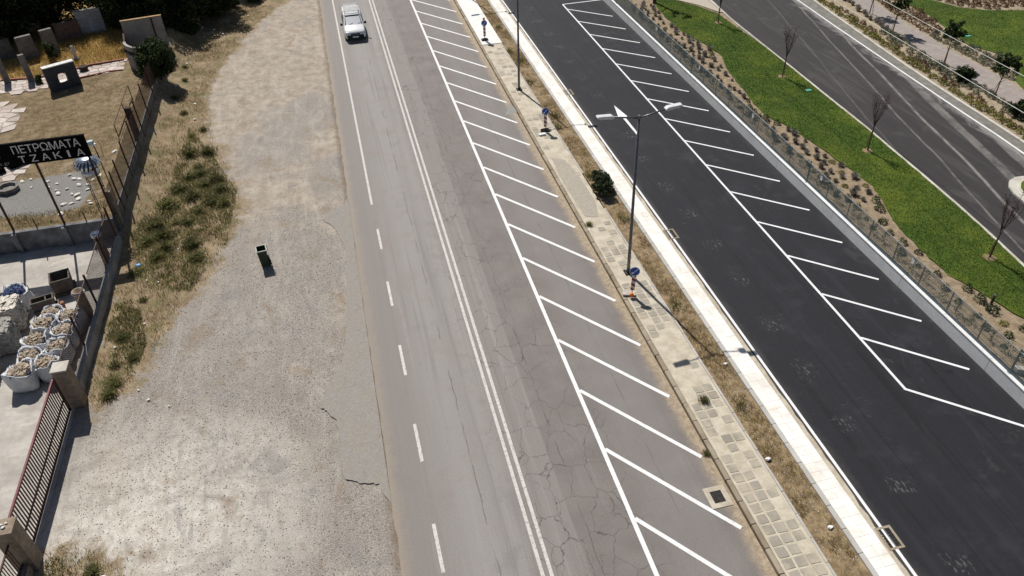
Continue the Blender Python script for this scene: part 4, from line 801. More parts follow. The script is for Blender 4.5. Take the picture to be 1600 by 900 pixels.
circ = [(-25.2 + 3.45 * math.cos(a), 54.0 + 3.3 * math.sin(a)) for a in np.linspace(0, 2 * math.pi, 28, endpoint=False)]
crazy('stone_circle', circ, .72, .05, ZT - .003)
arm = [(-23.5, 47.6), (-21.2, 48.4), (-19.9, 49.3), (-19.2, 48.5), (-18.95, 47.9), (-19.4, 46.7), (-20.0, 45.4), (-21.5, 44.9), (-23.5, 45)]
crazy('stone_path', arm, .62, .05, ZT)
M_brick = mat_piece('red_edging', (.26, .10, .07), (.36, .16, .11), (.2, .15, .11), .4)
kerb_run([(-24.6, 61.45), (-22.1, 61.1), (-19.6, 62.05), (-18.6, 62.55), (-16.2, 62.95)], .14, ZT - .1, ZT + .14, M_brick, bpy.data.objects['stone_path'], 0, 'edging_brick', step=.5)
kerb_run([(-20.9, 59.1), (-19.2, 60.2), (-17.0, 60.9), (-16.0, 60.9)], .12, ZT - .1, ZT + .08, M_brick, bpy.data.objects['stone_path'], 0, 'edging_brick', step=.5)

# fireplace block with an arched opening
M_slate = plain('dark_slate', (.060, .068, .080), .7, 0, .3, 5, (.03, .03, .035)); M_marble = plain('white_marble_top', (.62, .61, .60), .5, 0, .12)
fpz = thing('stone_fireplace', 'dark stone fireplace front with an arched hole and a white top', 'fireplace', (-19.6, 58.75, ZT), R(28))
W2, H2 = 1.05, 1.72; hw, hz0, hz1 = .30, .52, .92
arc = [(hw * math.cos(a), hz1 + .30 * math.sin(a)) for a in np.linspace(0, math.pi, 9)]
def slabface(y):
    return [(-W2, y, 0), (W2, y, 0), (W2, y, H2), (-W2, y, H2)] + [(hw, y, hz0)] + [(x, y, z) for x, z in arc] + [(-hw, y, hz0)]
q = MB(); vs = slabface(-.22) + slabface(.22); n = 15; F1 = [(0, 1, 4, 14), (1, 2, 5, 4), (2, 9, 8, 7, 6, 5), (2, 3, 9), (3, 13, 12, 11, 10, 9), (3, 0, 14, 13)]
fs = F1 + [tuple(i + n for i in f[::-1]) for f in F1] + [(0, 3, n + 3, n), (1, n + 1, n + 2, 2), (0, n, n + 1, 1), (3, 2, n + 2, n + 3)]
ring = list(range(4, 15)); fs += [(ring[i], ring[(i + 1) % 11], ring[(i + 1) % 11] + n, ring[i] + n) for i in range(11)]
q.add(vs, fs).build('front', M_slate, fpz)
for k in range(5): bevel(MB().box((-.86 + .43 * k, 0, H2 + .035), (.425, .50, .07)).build('top_stone', M_marble, fpz), .012)
bevel(MB().box((0, -.05, .535), (.56, .44, .03)).build('sill', M_marble, fpz), .01)

# standing stones and slabs
M_mono = plain('grey_stone', (.18, .165, .155), .85, 0, .3, 3, (.10, .09, .085), .15, .3); M_mono2 = plain('reddish_stone', (.14, .095, .085), .85, 0, .3, 3, (.07, .05, .045), 0, .3)
for (x, y, w_, d_, h, rz, mt), lb in zip([(-22.4, 60.75, .42, .36, 2.05, .5, M_mono), (-24.05, 60.9, .42, .36, 2.1, .5, M_mono), (-25.3, 66.1, 1.15, .35, 1.5, .5, M_mono), (-23.5, 65.6, 1.25, .36, 1.8, .5, M_mono), (-21.95, 66.2, 1.0, .34, 1.95, .55, M_mono), (-21.2, 69.0, 2.0, .3, 1.5, .4, M_mono2)],
        ['slim leaning-looking stone pillar just left of the arched fireplace', 'slim stone pillar at the left edge of the picture', 'leftmost broad grey stone slab under the dark trees', 'middle broad grey stone slab under the dark trees', 'broad grey stone slab right behind the young leafy shrub', 'wide reddish stone slab in the tree shade']):
    o = rock(.5, (1, 1, 1), 3); bx_ = MB(); bx_.box((0, 0, h / 2), (w_, d_, h), 0, .93); tag(bevel(bx_.build('stone_slab', mt, None, (x, y, ZT - .02), rz), .03, 2), lb, 'stone')
# whitewashed block wall: each block a piece
bw = thing('block_wall', 'free-standing whitewashed block wall under the trees', 'wall', (-19.6, 70.1, ZT), .32); M_wblock = mat_piece('whitewashed_block', (.40, .42, .46), (.55, .57, .62), (.28, .29, .31), .5, .1)
MB().box((0, .04, .95), (2.0, .16, 1.9)).build('core', M_joint, bw)
wbm = bevel(MB().box((0, 0, 0), (.385, .2, .175)).build('block', M_wblock, bw), .012)
first = True
for r_ in range(10):
    for k in range(5):
        o = wbm if first else wbm.copy()
        if not first: C.objects.link(o)
        first = False; o.location = (-.8 + .4 * k + (.0 if r_ % 2 else .03), random.uniform(-.012, .012) - .02, .095 + .19 * r_)
MB().box((0, .04, 1.93), (2.1, .32, .07)).build('coping', M_conc, bw)
# roofless kiosk: back wall, side wall, curved front with a slot
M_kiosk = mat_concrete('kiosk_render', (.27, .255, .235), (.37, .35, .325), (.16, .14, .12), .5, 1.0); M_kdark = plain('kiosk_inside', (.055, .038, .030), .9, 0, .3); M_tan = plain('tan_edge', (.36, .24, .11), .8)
ko = thing('ruined_kiosk', 'roofless grey kiosk with a tall back wall and a curved front beside the round bush', 'kiosk', (-14.5, 64.9, ZT), R(10))
for k in range(3): bevel(MB().box((-1.0 + 1.0 * k, 0, 1.2), (.99, .18, 2.4)).build('wall_panel', M_kiosk, ko), .008)
MB().box((.72, -.115, 1.2), (.12, .03, 2.38)).build('downpipe', M_kdark, ko); MB().box((0, 0, 2.43), (3.04, .24, .06)).build('top_edge', M_tan, ko)
MB().box((-1.56, -1.6, .75), (.14, 3.2, 1.5)).build('side_wall', M_kdark, ko)  # shade of the side wall is put into its dark brown colour
def arcwall(r, z0, z1, a0, a1, th, n=14):
    q = MB(); vs = []; fs = []
    for k in range(n + 1):
        a = a0 + (a1 - a0) * k / n
        for rr in (r, r - th):
            for z in (z0, z1): vs.append((rr * math.cos(a), rr * math.sin(a), z))
    for k in range(n):
        b = 4 * k; fs += [(b, b + 4, b + 5, b + 1), (b + 2, b + 3, b + 7, b + 6), (b + 1, b + 5, b + 7, b + 3), (b, b + 2, b + 6, b + 4)]
    fs += [(0, 1, 3, 2), (4 * n, 4 * n + 2, 4 * n + 3, 4 * n + 1)]; return q.add(vs, fs)
for z0, z1, nm, mt in ((0, 1.15, 'curved_wall', M_kiosk), (1.5, 1.85, 'rim', M_kiosk), (1.16, 1.49, 'slot_shade', M_kdark)):  # dark band behind the slot stands in for the shade inside
    o = arcwall(2.15 if nm != 'slot_shade' else 2.02, z0, z1, R(178), R(292), .2 if nm != 'slot_shade' else .05).build(nm, mt, ko, (.55, -3.1, 0))
# statue, pot, trough, rectangular black plinths, wire figure
st = thing('garden_statue', 'small weathered stone figure in the golden grass', 'statue', (-19.95, 64.3, ZT)); MB().lathe([(.2, 0), (.2, .1), (.13, .14), (.12, .4), (.18, .55), (.16, .75), (.09, .85), (.11, .95), (.10, 1.05), (.0, 1.1)], n=12).build('figure', M_marble, st, smooth=True); MB().box((0, 0, .04), (.5, .5, .08)).build('plinth', M_mono, st)
tag(MB().lathe([(.22, 0), (.32, .1), (.34, .3), (.30, .34), (.24, .30), (.0, .28)], n=14).build('flower_pot', M_kdark, None, (-18.9, 61.7, ZT + .03), smooth=True), 'squat dark flower pot on the stone path by the fireplace', 'pot')
tr_ = thing('stone_trough', 'octagonal stone trough on the gravel below the sign', 'trough', (-19.9, 44.1, ZT - .01)); MB().lathe([(.55, 0), (.62, .28), (.46, .28), (.40, .1), (.0, .1)], n=8).build('basin', M_mono, tr_)
for (x, y, z_, lb) in ((-20.1, 47.3, .42, 'black glossy plinth with grey bands under the sign board'), (-21.3, 46.3, .36, 'black glossy plinth at the left picture edge under the sign board')):
    o = thing('black_plinth', lb, 'plinth', (x, y, ZT), R(38)); bevel(MB().box((0, 0, z_ / 2), (1.25, .7, z_)).build('block', M_sb, o), .02); bevel(MB().box((0, .12, z_ + .03), (1.0, .22, .06)).build('top_bar', plain('grey_band', (.2, .2, .2), .5), o), .015)
wf = thing('wire_figure', 'thin wire sculpture standing on the terrace behind the sign', 'sculpture', (-15.3, 46.9, ZT))
for s in (-1, 1): MB().tube([(s * .12, 0, 0), (s * .14, 0, .35), (s * .22, 0, .7), (s * .1, 0, 1.1)], .014, 5).build('wire', M_rust, wf); MB().tube([(-.12 * 1, s * .1, .05), (.12, s * .1, .06)], .012, 5).build('cross_wire', M_rust, wf)
# white stones on the gravel
M_marb = plain('white_marble_stone', (.62, .585, .53), .7, 0, .15, 6, None, .12)
for i, (x, y) in enumerate([(-16.4, 44.4), (-17.3, 44.1), (-17.7, 43.8), (-15.0, 44.4), (-16.1, 44.3), (-16.2, 42.6), (-18.7, 44.1), (-19.4, 44.95), (-18.95, 45.1), (-16.4, 40.5), (-16.45, 41.5), (-16.0, 41.5), (-15.9, 42.4), (-16.6, 43.3), (-17.2, 43.3), (-14.95, 41.2), (-14.6, 47.3), (-15.5, 43.5), (-15.3, 44.0), (-15.7, 41.9), (-16.0, 43.6), (-15.4, 42.9), (-17.0, 42.9), (-15.1, 41.5), (-16.8, 45.0), (-17.9, 44.5)]):
    r_ = random.uniform(.07, .19); tag(rock(r_ * 1.1, (1.35, .8, .4), 100 + i).build('white_stone', M_marb, None, (x, y, ZT + .02), random.uniform(0, 6)), 'rough white stone lying loose on the terrace gravel below the sign', 'stone', 'white stones on the terrace gravel')

# ---- bulk bags with stones
t = NT('woven_bag'); c_ = t.mix(t.mr(t.noise(4, 5, .6, vec=t.obj()), .3, .7), (.64, .655, .69), (.80, .81, .83)); c_ = t.mix(t.mr(t.noise(1.5, 5, .7, vec=t.obj()), .55, .7, 0, .35), c_, (.40, .38, .35)); t.bump(t.noise(9, 4, .6, vec=t.obj(), dist=1.5), 1.0, .06); M_bag = t.done(c_, .75)
M_rub = plain('tan_rubble', (.36, .295, .225), .9, 0, .45, 8, (.52, .45, .37), 0, .3); M_strap = plain('blue_strap', (.03, .05, .13), .7)
def bag(label, loc, sz, h, rz, seed, lidded=False, group='white bulk bags of stone by the fence'):
    q = np.random.default_rng(seed); o = thing('bulk_bag', label, 'bag', loc, rz, group); n = 20; rows = [(0, .86), (.12, .98), (.35 * h, 1.06), (.7 * h, 1.04), (.93 * h, .98), (1.0 * h, 1.0), (1.03 * h, .92), (.90 * h, .80)]
    vs = []; fs = []; ph = q.uniform(0, 6, 4)
    for z, k in rows:
        for i in range(n):
            a = 2 * math.pi * i / n; sq = 1 / max(abs(math.cos(a)), abs(math.sin(a))); sq = 1 + (sq - 1) * .62
            w_ = 1 + .09 * math.sin(3 * a + ph[0]) + .06 * math.sin(5 * a + ph[1] + z * 4) + q.uniform(-.02, .02); r_ = sz / 2 * k * sq * w_
            vs.append((r_ * math.cos(a), r_ * math.sin(a), max(0, z + (.10 * math.sin(2 * a + ph[2]) + .06 * math.sin(5 * a + ph[3])) * (z > .6 * h))))
    for r_ in range(len(rows) - 1): fs += [(r_ * n + i, r_ * n + (i + 1) % n, (r_ + 1) * n + (i + 1) % n, (r_ + 1) * n + i) for i in range(n)]
    fs.append(tuple(range(n - 1, -1, -1))); MB().add(vs, fs).build('sack', M_bag, o, smooth=True)
    s_ = MB(); s_.lathe([(.1, h * .5), (sz * .40, h * .86), (sz * .28, h * 1.0), (.0, h * 1.08)], n=12)
    for i in range(75):
        rr = sz * .37 * math.sqrt(q.random()); a = q.uniform(0, 6.28); zz = h * (.95 + .16 * (1 - rr / (sz * .45))); L = q.uniform(.06, .17)
        b = MB().box((0, 0, 0), (L, L * q.uniform(.4, .8), L * .4), q.uniform(0, 3)); tl = q.uniform(-.5, .5, 2)
        s_.add([(x + rr * math.cos(a), y + rr * math.sin(a), z + x * tl[0] + y * tl[1] + zz) for x, y, z in b.v], b.f)
    tag(s_.build('rubble', M_rub if not lidded else M_strap, o), kind='stuff')
    for k in range(4):
        a = math.pi / 4 + k * math.pi / 2; r_ = sz * .60; MB().tube([(r_ * .94 * math.cos(a), r_ * .94 * math.sin(a), h * .45), (r_ * .96 * math.cos(a), r_ * .96 * math.sin(a), h * .95), (r_ * .78 * math.cos(a + .15), r_ * .78 * math.sin(a + .15), h * 1.14), (r_ * .84 * math.cos(a + .4), r_ * .84 * math.sin(a + .4), h * .93)], .018, 5).build('lifting_loop', M_strap, o)
    return o
for i, (x, y, s_, h, lb) in enumerate([(-15.72, 28.05, .98, .92, 'front white bulk bag of rubble, nearest the open yard floor'), (-14.78, 28.4, .82, .85, 'white bulk bag tucked behind the tall gate pillar'), (-15.62, 29.05, .95, .85, 'white bulk bag directly behind the front one, left row second'), (-15.6, 30.15, 1.0, .88, 'white bulk bag third in the left row, heaped with tan stones'), (-14.5, 29.4, .95, .9, 'white bulk bag second in the row along the mesh fence'), (-15.45, 31.15, .95, .9, 'white bulk bag fourth in the left row'), (-14.45, 30.4, .95, 1.0, 'white bulk bag third in the row along the mesh fence'), (-15.3, 32.0, .9, .92, 'white bulk bag at the far end of the left row, near the planters'), (-14.35, 31.45, .95, 1.0, 'white bulk bag farthest along the mesh fence'), (-17.4, 34.0, 1.15, .95, 'separate white bulk bag holding blue bundles, left of the planters')]):
    bag(lb, (x, y, .012), s_ * random.uniform(1.02, 1.14), h * random.uniform(.95, 1.1), random.uniform(-.25, .25), 200 + i, i == 9)
# ---- stacks of split stone on pallets
M_split = plain('split_stone', (.52, .48, .42), .9, 0, .3, 5, (.34, .31, .27), .2, .4); M_wood = plain('pallet_wood', (.20, .14, .085), .9)
M_splitd = plain('grey_split_stone', (.40, .385, .35), .9, 0, .3, 5, (.24, .235, .21), .2, .4)
def stack(label, loc, w_, d_, h, rz, seed, mat):
    q = np.random.default_rng(seed); o = thing('stone_stack', label, 'stone stack', loc, rz, 'pallets of split stone in the yard'); p = MB()
    for k in range(5): p.box((-w_ / 2 + (k + .5) * w_ / 5, 0, .13), (w_ / 5 * .7, d_, .022))
    for k in (-1, 0, 1): p.box((k * w_ * .42, 0, .06), (.1, d_, .11))
    p.build('pallet', M_wood, o); s = MB(); s.box((0, 0, .145 + h * .45), (w_ * .86, d_ * .86, h * .9))
    nz = int(h / .05)
    for l in range(nz):
        z = .17 + l * h / nz; per = 2 * (w_ + d_); u = 0
        while u < per:
            L = q.uniform(.10, .3)
            um = u + L / 2; 
            if um < w_: x, y, a = -w_ / 2 + um, -d_ / 2, 0
            elif um < w_ + d_: x, y, a = w_ / 2, -d_ / 2 + um - w_, math.pi / 2
            elif um < 2 * w_ + d_: x, y, a = w_ / 2 - (um - w_ - d_), d_ / 2, 0
            else: x, y, a = -w_ / 2, d_ / 2 - (um - 2 * w_ - d_), math.pi / 2
            s.box((x * (.97 + q.uniform(-.04, .03)), y * (.97 + q.uniform(-.04, .03)), z), (L * .94, .14, h / nz * .86), a + q.uniform(-.08, .08)); u += L
    for i in range(150): L = q.uniform(.12, .34); s.box((q.uniform(-.46, .46) * w_, q.uniform(-.46, .46) * d_, .15 + h + q.uniform(-.02, .05)), (L, L * q.uniform(.35, .7), .04), q.uniform(0, 3))
    tag(s.build('split_stones', mat, o), kind='stuff')
stack('pale split-stone pallet stack beside the separate bag', (-17.55, 32.5, .012), 1.5, 1.15, 1.25, .12, 31, M_split); stack('grey-green split-stone pallet stack next to the bag row', (-17.45, 30.85, .012), 1.45, 1.15, 1.2, .1, 32, M_splitd); stack('low dark pallet of stone at the left edge, nearest the viewer', (-17.75, 29.0, .012), 1.2, 1.0, .55, .1, 33, M_splitd)
stack('split-stone pallet stack at the left picture edge behind the others', (-19.1, 31.6, .012), 1.3, 1.2, 1.2, .1, 34, M_split)
# ---- planters
M_plan = plain('brown_concrete_planter', (.105, .088, .072), .85, 0, .25, 4, (.06, .05, .042))
def planter(o, w_, d_, h, th=.07):
    q = MB(); q.add(frus(0, h, w_ / 2 * .88, d_ / 2 * .88, w_ / 2, d_ / 2), [(3, 2, 1, 0), (0, 1, 5, 4), (1, 2, 6, 5), (2, 3, 7, 6), (3, 0, 4, 7)]); a, b = w_ / 2 - th, d_ / 2 - th
    q.add(frus(.1, h, a * .88, b * .88, a, b), [(0, 1, 2, 3), (4, 5, 1, 0), (5, 6, 2, 1), (6, 7, 3, 2), (7, 4, 0, 3)]); q.add(frus(h, h, w_ / 2, d_ / 2, a, b), [(0, 1, 5, 4), (1, 2, 6, 5), (2, 3, 7, 6), (3, 0, 4, 7)]); return q
p1 = thing('planter', 'large empty square brown planter standing in the sign shadow', 'planter', (-15.5, 34.9, .012), R(14)); planter(0, .95, .95, .78).build('box', M_plan, p1, (0, 0, .16)); MB().box((0, 0, .08), (1.0, 1.0, .15)).build('foot', M_plan, p1)
p2 = thing('planter', 'oblong brown planter stacked on another beside the bulk bags', 'planter', (-15.85, 32.95, .60), R(16)); planter(0, 1.05, .52, .48).build('box', M_plan, p2); MB().box((.16, 0, .3), (.06, .4, .3)).build('divider', M_plan, p2)
p3 = thing('planter', 'oblong brown planter carrying the upper one', 'planter', (-15.8, 32.95, .012), R(16)); planter(0, 1.15, .58, .58).build('box', M_plan, p3)
for k in range(5): tag(bevel(MB().box((0, 0, 0), (.26, .2, .09), 0).build('terracotta_tile', plain('terracotta', (.30, .14, .09), .85, 0, .25) if k == 0 else bpy.data.materials['terracotta'], None, (-15.25, 33.15 + .02 * k, .06 + .095 * k), .3 + .1 * k), .012), 'terracotta tile in the small pile at the end of the stacked planters', 'tile', 'terracotta tiles piled by the planters')

# ================================================================== vegetation
G_dry = leaf('dry_grass', (.27, .19, .085), (.40, .30, .15), (.16, .15, .05), .25, 3.0, .42); G_weed = leaf('green_weeds', (.105, .125, .040), (.18, .19, .068), (.30, .25, .12), .25, 3.0, .5); G_gold = leaf('golden_grass', (.34, .215, .06), (.46, .31, .11), (.22, .17, .05))
G_lawn = leaf('lawn_blades', (.048, .098, .007), (.10, .158, .013), (.13, .168, .02), 0, .35, .4); G_dark = leaf('dark_foliage', (.010, .019, .006), (.026, .042, .011), (.045, .062, .016), .2, 1.2, .1); G_bush = leaf('bush_foliage', (.020, .036, .009), (.042, .068, .016), (.06, .085, .02), .1, 2.0, .15)
G_lav = leaf('lavender_foliage', (.20, .185, .17), (.28, .25, .27), (.20, .21, .12), .2, 3.0, .35); G_ball = leaf('grey_green_foliage', (.085, .10, .065), (.14, .155, .105), (.19, .20, .15), .2); G_yel = leaf('yellow_green_foliage', (.19, .18, .035), (.30, .27, .065), (.12, .13, .03), .2)
G_young = leaf('young_leaves', (.035, .06, .02), (.065, .10, .035), (.09, .12, .05), .2); G_red = leaf('purple_leaves', (.045, .018, .022), (.08, .03, .032), None, .15); G_rb = leaf('russet_foliage', (.13, .055, .03), (.20, .09, .05), (.10, .09, .04), .2)
M_bark = plain('bark', (.085, .068, .055), .9, 0, .3, 12); M_stake = plain('stake_wood', (.16, .11, .07), .85)
def blade_obj(name, P, h, wd, lean, mat, Z=0.0, parent=None):
    V, F_ = blades(P, h, wd, lean, Z); o = link(name, fast_mesh(name, V, F_), mat, parent); return o
def zat(fn, P): return np.column_stack([P, fn(P[:, 0], P[:, 1])])
# dry grass over the verge
P = scatter([p for p in VERGE if p[1] < 79] + [(-13.4, 79)], 52000); P = thin(P, 1.4, 31, .30, .60); P = P[sdist(P[:, 0], P[:, 1], VERGE) > 1.5 * rng.random(len(P)) ** 2 - .3]
tag(blade_obj('dry_grass', zat(z_dirt, P), .15, .016, 1.3, G_dry), 'short dry grass covering the verge along the boundary wall', 'grass', kind='stuff')
GP = [(-11.8, 34.0), (-9.3, 33.0), (-7.6, 37.0), (-7.3, 42.5), (-9.0, 47.5), (-10.8, 52), (-11.3, 44), (-12.9, 39)]
P = np.vstack([scatter(GP, 27000), scatter([(-12.9, 26.5), (-11.4, 26.8), (-10.9, 29.5), (-11.9, 33.5), (-12.9, 33.5)], 6500), scatter([(-12.9, 11.5), (-11.3, 11.5), (-11.5, 18.3), (-13.0, 18.6)], 5000)]); P = thin(P, 1.3, 33, .36, .62)
tag(blade_obj('green_weeds', zat(z_dirt, P), .13, .026, 1.2, G_weed), 'low green weeds creeping through the dry verge', 'weeds', kind='stuff')
P = scatter(VERGE2, 6000); P = P[P[:, 1] > 10]; tag(blade_obj('dry_grass', zat(z_dirt, P), .13, .015, 1.3, G_dry), 'dry grass on the mound by the lower left gate pillar', 'grass', kind='stuff')
# weed clumps
cl = []
for k in range(4):
    n = 190; a = rng.uniform(0, 6.28, n); r_ = np.minimum(np.abs(rng.normal(0, .24, n)), .45); V, F_ = blades(np.column_stack([r_ * np.cos(a), r_ * np.sin(a)]), .42 * np.exp(-r_ * 1.6), .035, 1.1); V2, F2 = leaves(np.column_stack([np.clip(rng.normal(0, .18, 240), -.4, .4), np.clip(rng.normal(0, .18, 240), -.4, .4), np.abs(rng.normal(.12, .08, 240))]), np.full(240, .045))
    me = fast_mesh('weed_clump', np.vstack([V, V2]), np.vstack([F_, F2 + len(V)])); me.materials.append(G_weed); cl.append(me)
for i, (x, y) in enumerate([(-10.53, 50.5), (-9.83, 51.3), (-10.44, 47.8), (-9.33, 47.9), (-9.8, 46.1), (-9.25, 43.7), (-8.25, 42.7), (-8.76, 41.7), (-9.9, 42.4), (-10.7, 43.4), (-11.2, 41.7), (-10.57, 39.75), (-11.6, 39.7), (-10.0, 39.6), (-9.4, 40.8), (-11.95, 38.2), (-11.15, 38.6), (-9.5, 37.2), (-9.07, 35.85), (-11.26, 36.5), (-12.17, 35.3), (-11.5, 32.9), (-12.1, 30.2), (-12.1, 28.2), (-11.4, 28.6), (-12.0, 27.1), (-12.1, 26.4), (-12.2, 57.0), (-11.75, 60.1), (-11.96, 62.7), (-11.35, 54.3), (-8.6, 44.2), (-8.0, 41.2), (-10.2, 44.9), (-9.6, 45.2), (-10.9, 37.4), (-12.6, 17.4), (-12.2, 16.2), (-11.3, 17.6)]):
    o = link('weed_clump', cl[i % 4], loc=(x, y, float(z_dirt(np.array(x), np.array(y)))), rz=random.uniform(0, 6)); s_ = random.uniform(.9, 1.6) if 35 < y < 49 else random.uniform(.6, 1.1); o.scale = (s_, s_, s_ * random.uniform(.6, .85)); tag(o, 'bushy green weed clump growing in the verge between wall and dirt lay-by', 'weed', 'weed clumps in the verge')
# planting strip tufts
P = scatter([(13.42, 9), (14.48, 9), (14.48, 78), (13.42, 78)], 34000); P = thin(P, 1.1, 41, .40, .66)
tag(blade_obj('dry_grass', zat(z_strip, P), .13, .014, 1.2, G_dry), 'dry straw-coloured grass in the strip beside the white pavement', 'grass', kind='stuff')
P = np.vstack([np.column_stack([rng.normal(x, .16, 160), rng.normal(y, .3, 160)]) for x, y in ((13.9, 46.5), (13.6, 44.9), (13.8, 25.5), (13.8, 18.7), (13.65, 38.2), (14.0, 56.5), (13.7, 52.3), (13.9, 64), (13.55, 58.5), (13.95, 33.2))]); P = P[(P[:, 0] > 13.42) & (P[:, 0] < 14.45)]
tag(blade_obj('green_weeds', zat(z_strip, P), .22, .02, 1.0, G_weed), 'sparse green weeds in the strip beside the white pavement', 'weeds', kind='stuff')
for (x, y, z, s_), lb in (((12.45, 19.4, .11, .55), 'small green weed tuft growing through the sandy footpath'), ((11.92, 33.1, .11, .5), 'small green weed tuft between old kerb and slabs'), ((11.4, 16.9, .01, .4), 'tiny weed tuft at the old kerb above the rusty drain')): o = link('weed_tuft', cl[1], loc=(x, y, z)); o.scale = (s_, s_, s_); tag(o, lb, 'weed')

def crown_mesh(name, rx, ry, rz_, clumps, per, size, seed, mat, fill=.62, zc=0.0):
    q = np.random.default_rng(seed); P = []
    for k in range(clumps):
        d = q.normal(size=3); d /= np.linalg.norm(d); rr = q.uniform(fill, 1.0); c0 = d * rr * np.array([rx, ry, rz_]); cr_ = q.uniform(.20, .36) * min(rx, rz_)
        e = q.normal(size=(per, 3)); e /= np.linalg.norm(e, axis=1)[:, None]; P.append(c0 + e * cr_ * q.uniform(.55, 1.05, (per, 1)))
    P = np.vstack(P); P[:, 2] += zc; V, F_ = leaves(P, np.full(len(P), size)); me = fast_mesh(name, V, F_); me.materials.append(mat); return me
def trunk(base, top, r0, r1, limbs, seed, spread=1.0):
    q = np.random.default_rng(seed); mb = MB(); mb.tube([base, ((base[0] + top[0]) / 2 + q.uniform(-.1, .1) * spread, (base[1] + top[1]) / 2, (base[2] + top[2]) / 2), top], [r0, (r0 + r1) / 2, r1], 8)
    for k in range(limbs):
        a = q.uniform(0, 6.28); z = base[2] + (top[2] - base[2]) * q.uniform(.45, .95); mb.tube([(base[0], base[1], z), (base[0] + .5 * spread * math.cos(a), base[1] + .5 * spread * math.sin(a), z + .35 * spread), (base[0] + 1.1 * spread * math.cos(a), base[1] + 1.1 * spread * math.sin(a), z + .8 * spread)], [r1 * .7, r1 * .45, r1 * .15], 5)
    return mb
# dark trees behind the yard
M_barkd = plain('dark_bark', (.05, .038, .03), .9, 0, .3, 6)
big = [crown_mesh('crown', 2.9, 2.6, 3.2, 80, 190, .15, 60 + k, G_dark, .3) for k in range(3)]
for i, (x, y, zc, s_, lb) in enumerate([(-29.6, 69.6, 4.0, 1.15, 'dark tree filling the upper left corner'), (-26.0, 70.6, 4.1, 1.15, 'dark tree behind the leftmost broad stone slabs'), (-23.0, 73.2, 4.1, 1.1, 'dark tree behind the reddish stone slab'), (-20.0, 75.2, 4.3, 1.05, 'dark tree above the whitewashed block wall'), (-16.6, 71.6, 4.2, 1.1, 'dark tree right of the whitewashed block wall'), (-13.2, 71.6, 4.0, 1.05, 'dark tree behind the roofless kiosk'), (-10.6, 75.6, 3.8, 1.0, 'dark tree at the top of the verge, nearest the dirt lay-by'), (-33, 74.5, 4.6, 1.2, 'dark tree just outside the upper left corner'), (-18.2, 81, 5.0, 1.1, 'dark tree at the back of the row'), (-27.5, 79, 5, 1.2, 'dark tree in the second row, left'), (-8.4, 83, 4.5, 1.0, 'dark tree beyond the top of the lay-by')]):
    o = thing('evergreen_tree', lb, 'tree', (x, y, ZT if x < -13.4 else 0), random.uniform(0, 6), 'dark trees behind the yard'); o.scale = (s_, s_, s_); trunk((0, 0, -.1), (0, 0, zc - .5), .2, .1, 6, i).build('trunk', M_barkd, o); link('crown', big[i % 3], parent=o, loc=(0, 0, zc - 1.0))
shr = [crown_mesh('foliage', .8, .8, .7, 34, 70, .09, 80 + k, G_bush, .3, .55) for k in range(2)]
for i, (x, y, s_, lb) in enumerate([(-15.5, 69.3, 1.2, 'low dark shrub under the trees behind the kiosk'), (-17.6, 70.6, 1.1, 'low dark shrub against the whitewashed block wall'), (-9.2, 77.2, 1.3, 'green bush at the top of the verge beside the last dark tree'), (-6.9, 78.2, 1.1, 'green bush at the top of the dirt lay-by'), (-4.6, 80.0, 1.2, 'green bush nearest the road at the very top'), (-12.0, 70.2, 1.0, 'low bush in front of the trees at the end of the wall')]):
    o = link('wild_shrub', shr[i % 2], loc=(x, y, ZT if x < -13.4 else .0), rz=random.uniform(0, 6)); o.scale = (s_, s_, s_ * .9); tag(o, lb, 'shrub')
# young leafy shrub by the slabs, round bush by the kiosk, bush in the strip
o = thing('leafy_shrub', 'young leafy green shrub in front of the broad stone slabs', 'shrub', (-21.65, 64.6, ZT)); trunk((0, 0, 0), (0, 0, 1.2), .04, .015, 5, 5, .5).build('stem', M_bark, o); link('foliage', crown_mesh('foliage', .5, .5, .8, 24, 45, .11, 91, G_young, .2, .95), parent=o)
o = thing('leafy_shrub', 'low green plant at the foot of the stone pillars by the path', 'shrub', (-21.7, 60.2, ZT)); link('foliage', crown_mesh('foliage', .45, .4, .3, 14, 45, .10, 92, G_young, .2, .3), parent=o)
o = thing('round_bush', 'large round dark green bush clipped beside the kiosk', 'bush', (-13.25, 59.5, ZT - .2)); trunk((0, 0, -.3), (0, 0, 1.2), .14, .07, 6, 8, .7).build('trunk', M_bark, o); link('foliage', crown_mesh('foliage', 1.35, 1.35, 1.25, 110, 110, .085, 93, G_bush, .72, 1.35), parent=o); link('inner_foliage', crown_mesh('inner_foliage', 1.0, 1.0, .95, 40, 70, .12, 94, G_dark, .2, 1.35), parent=o)
o = thing('strip_bush', 'dark green bush spilling over the dry strip by the white pavement', 'bush', (13.8, 36.3, .06)); trunk((0, 0, -.05), (0, 0, .6), .05, .03, 5, 9, .5).build('stem', M_bark, o); link('foliage', crown_mesh('foliage', .66, 1.15, .52, 80, 80, .055, 95, leaf('blue_green_foliage', (.028, .045, .020), (.06, .085, .038), (.085, .11, .05), .1, 2.0, .25), .45, .58), parent=o)
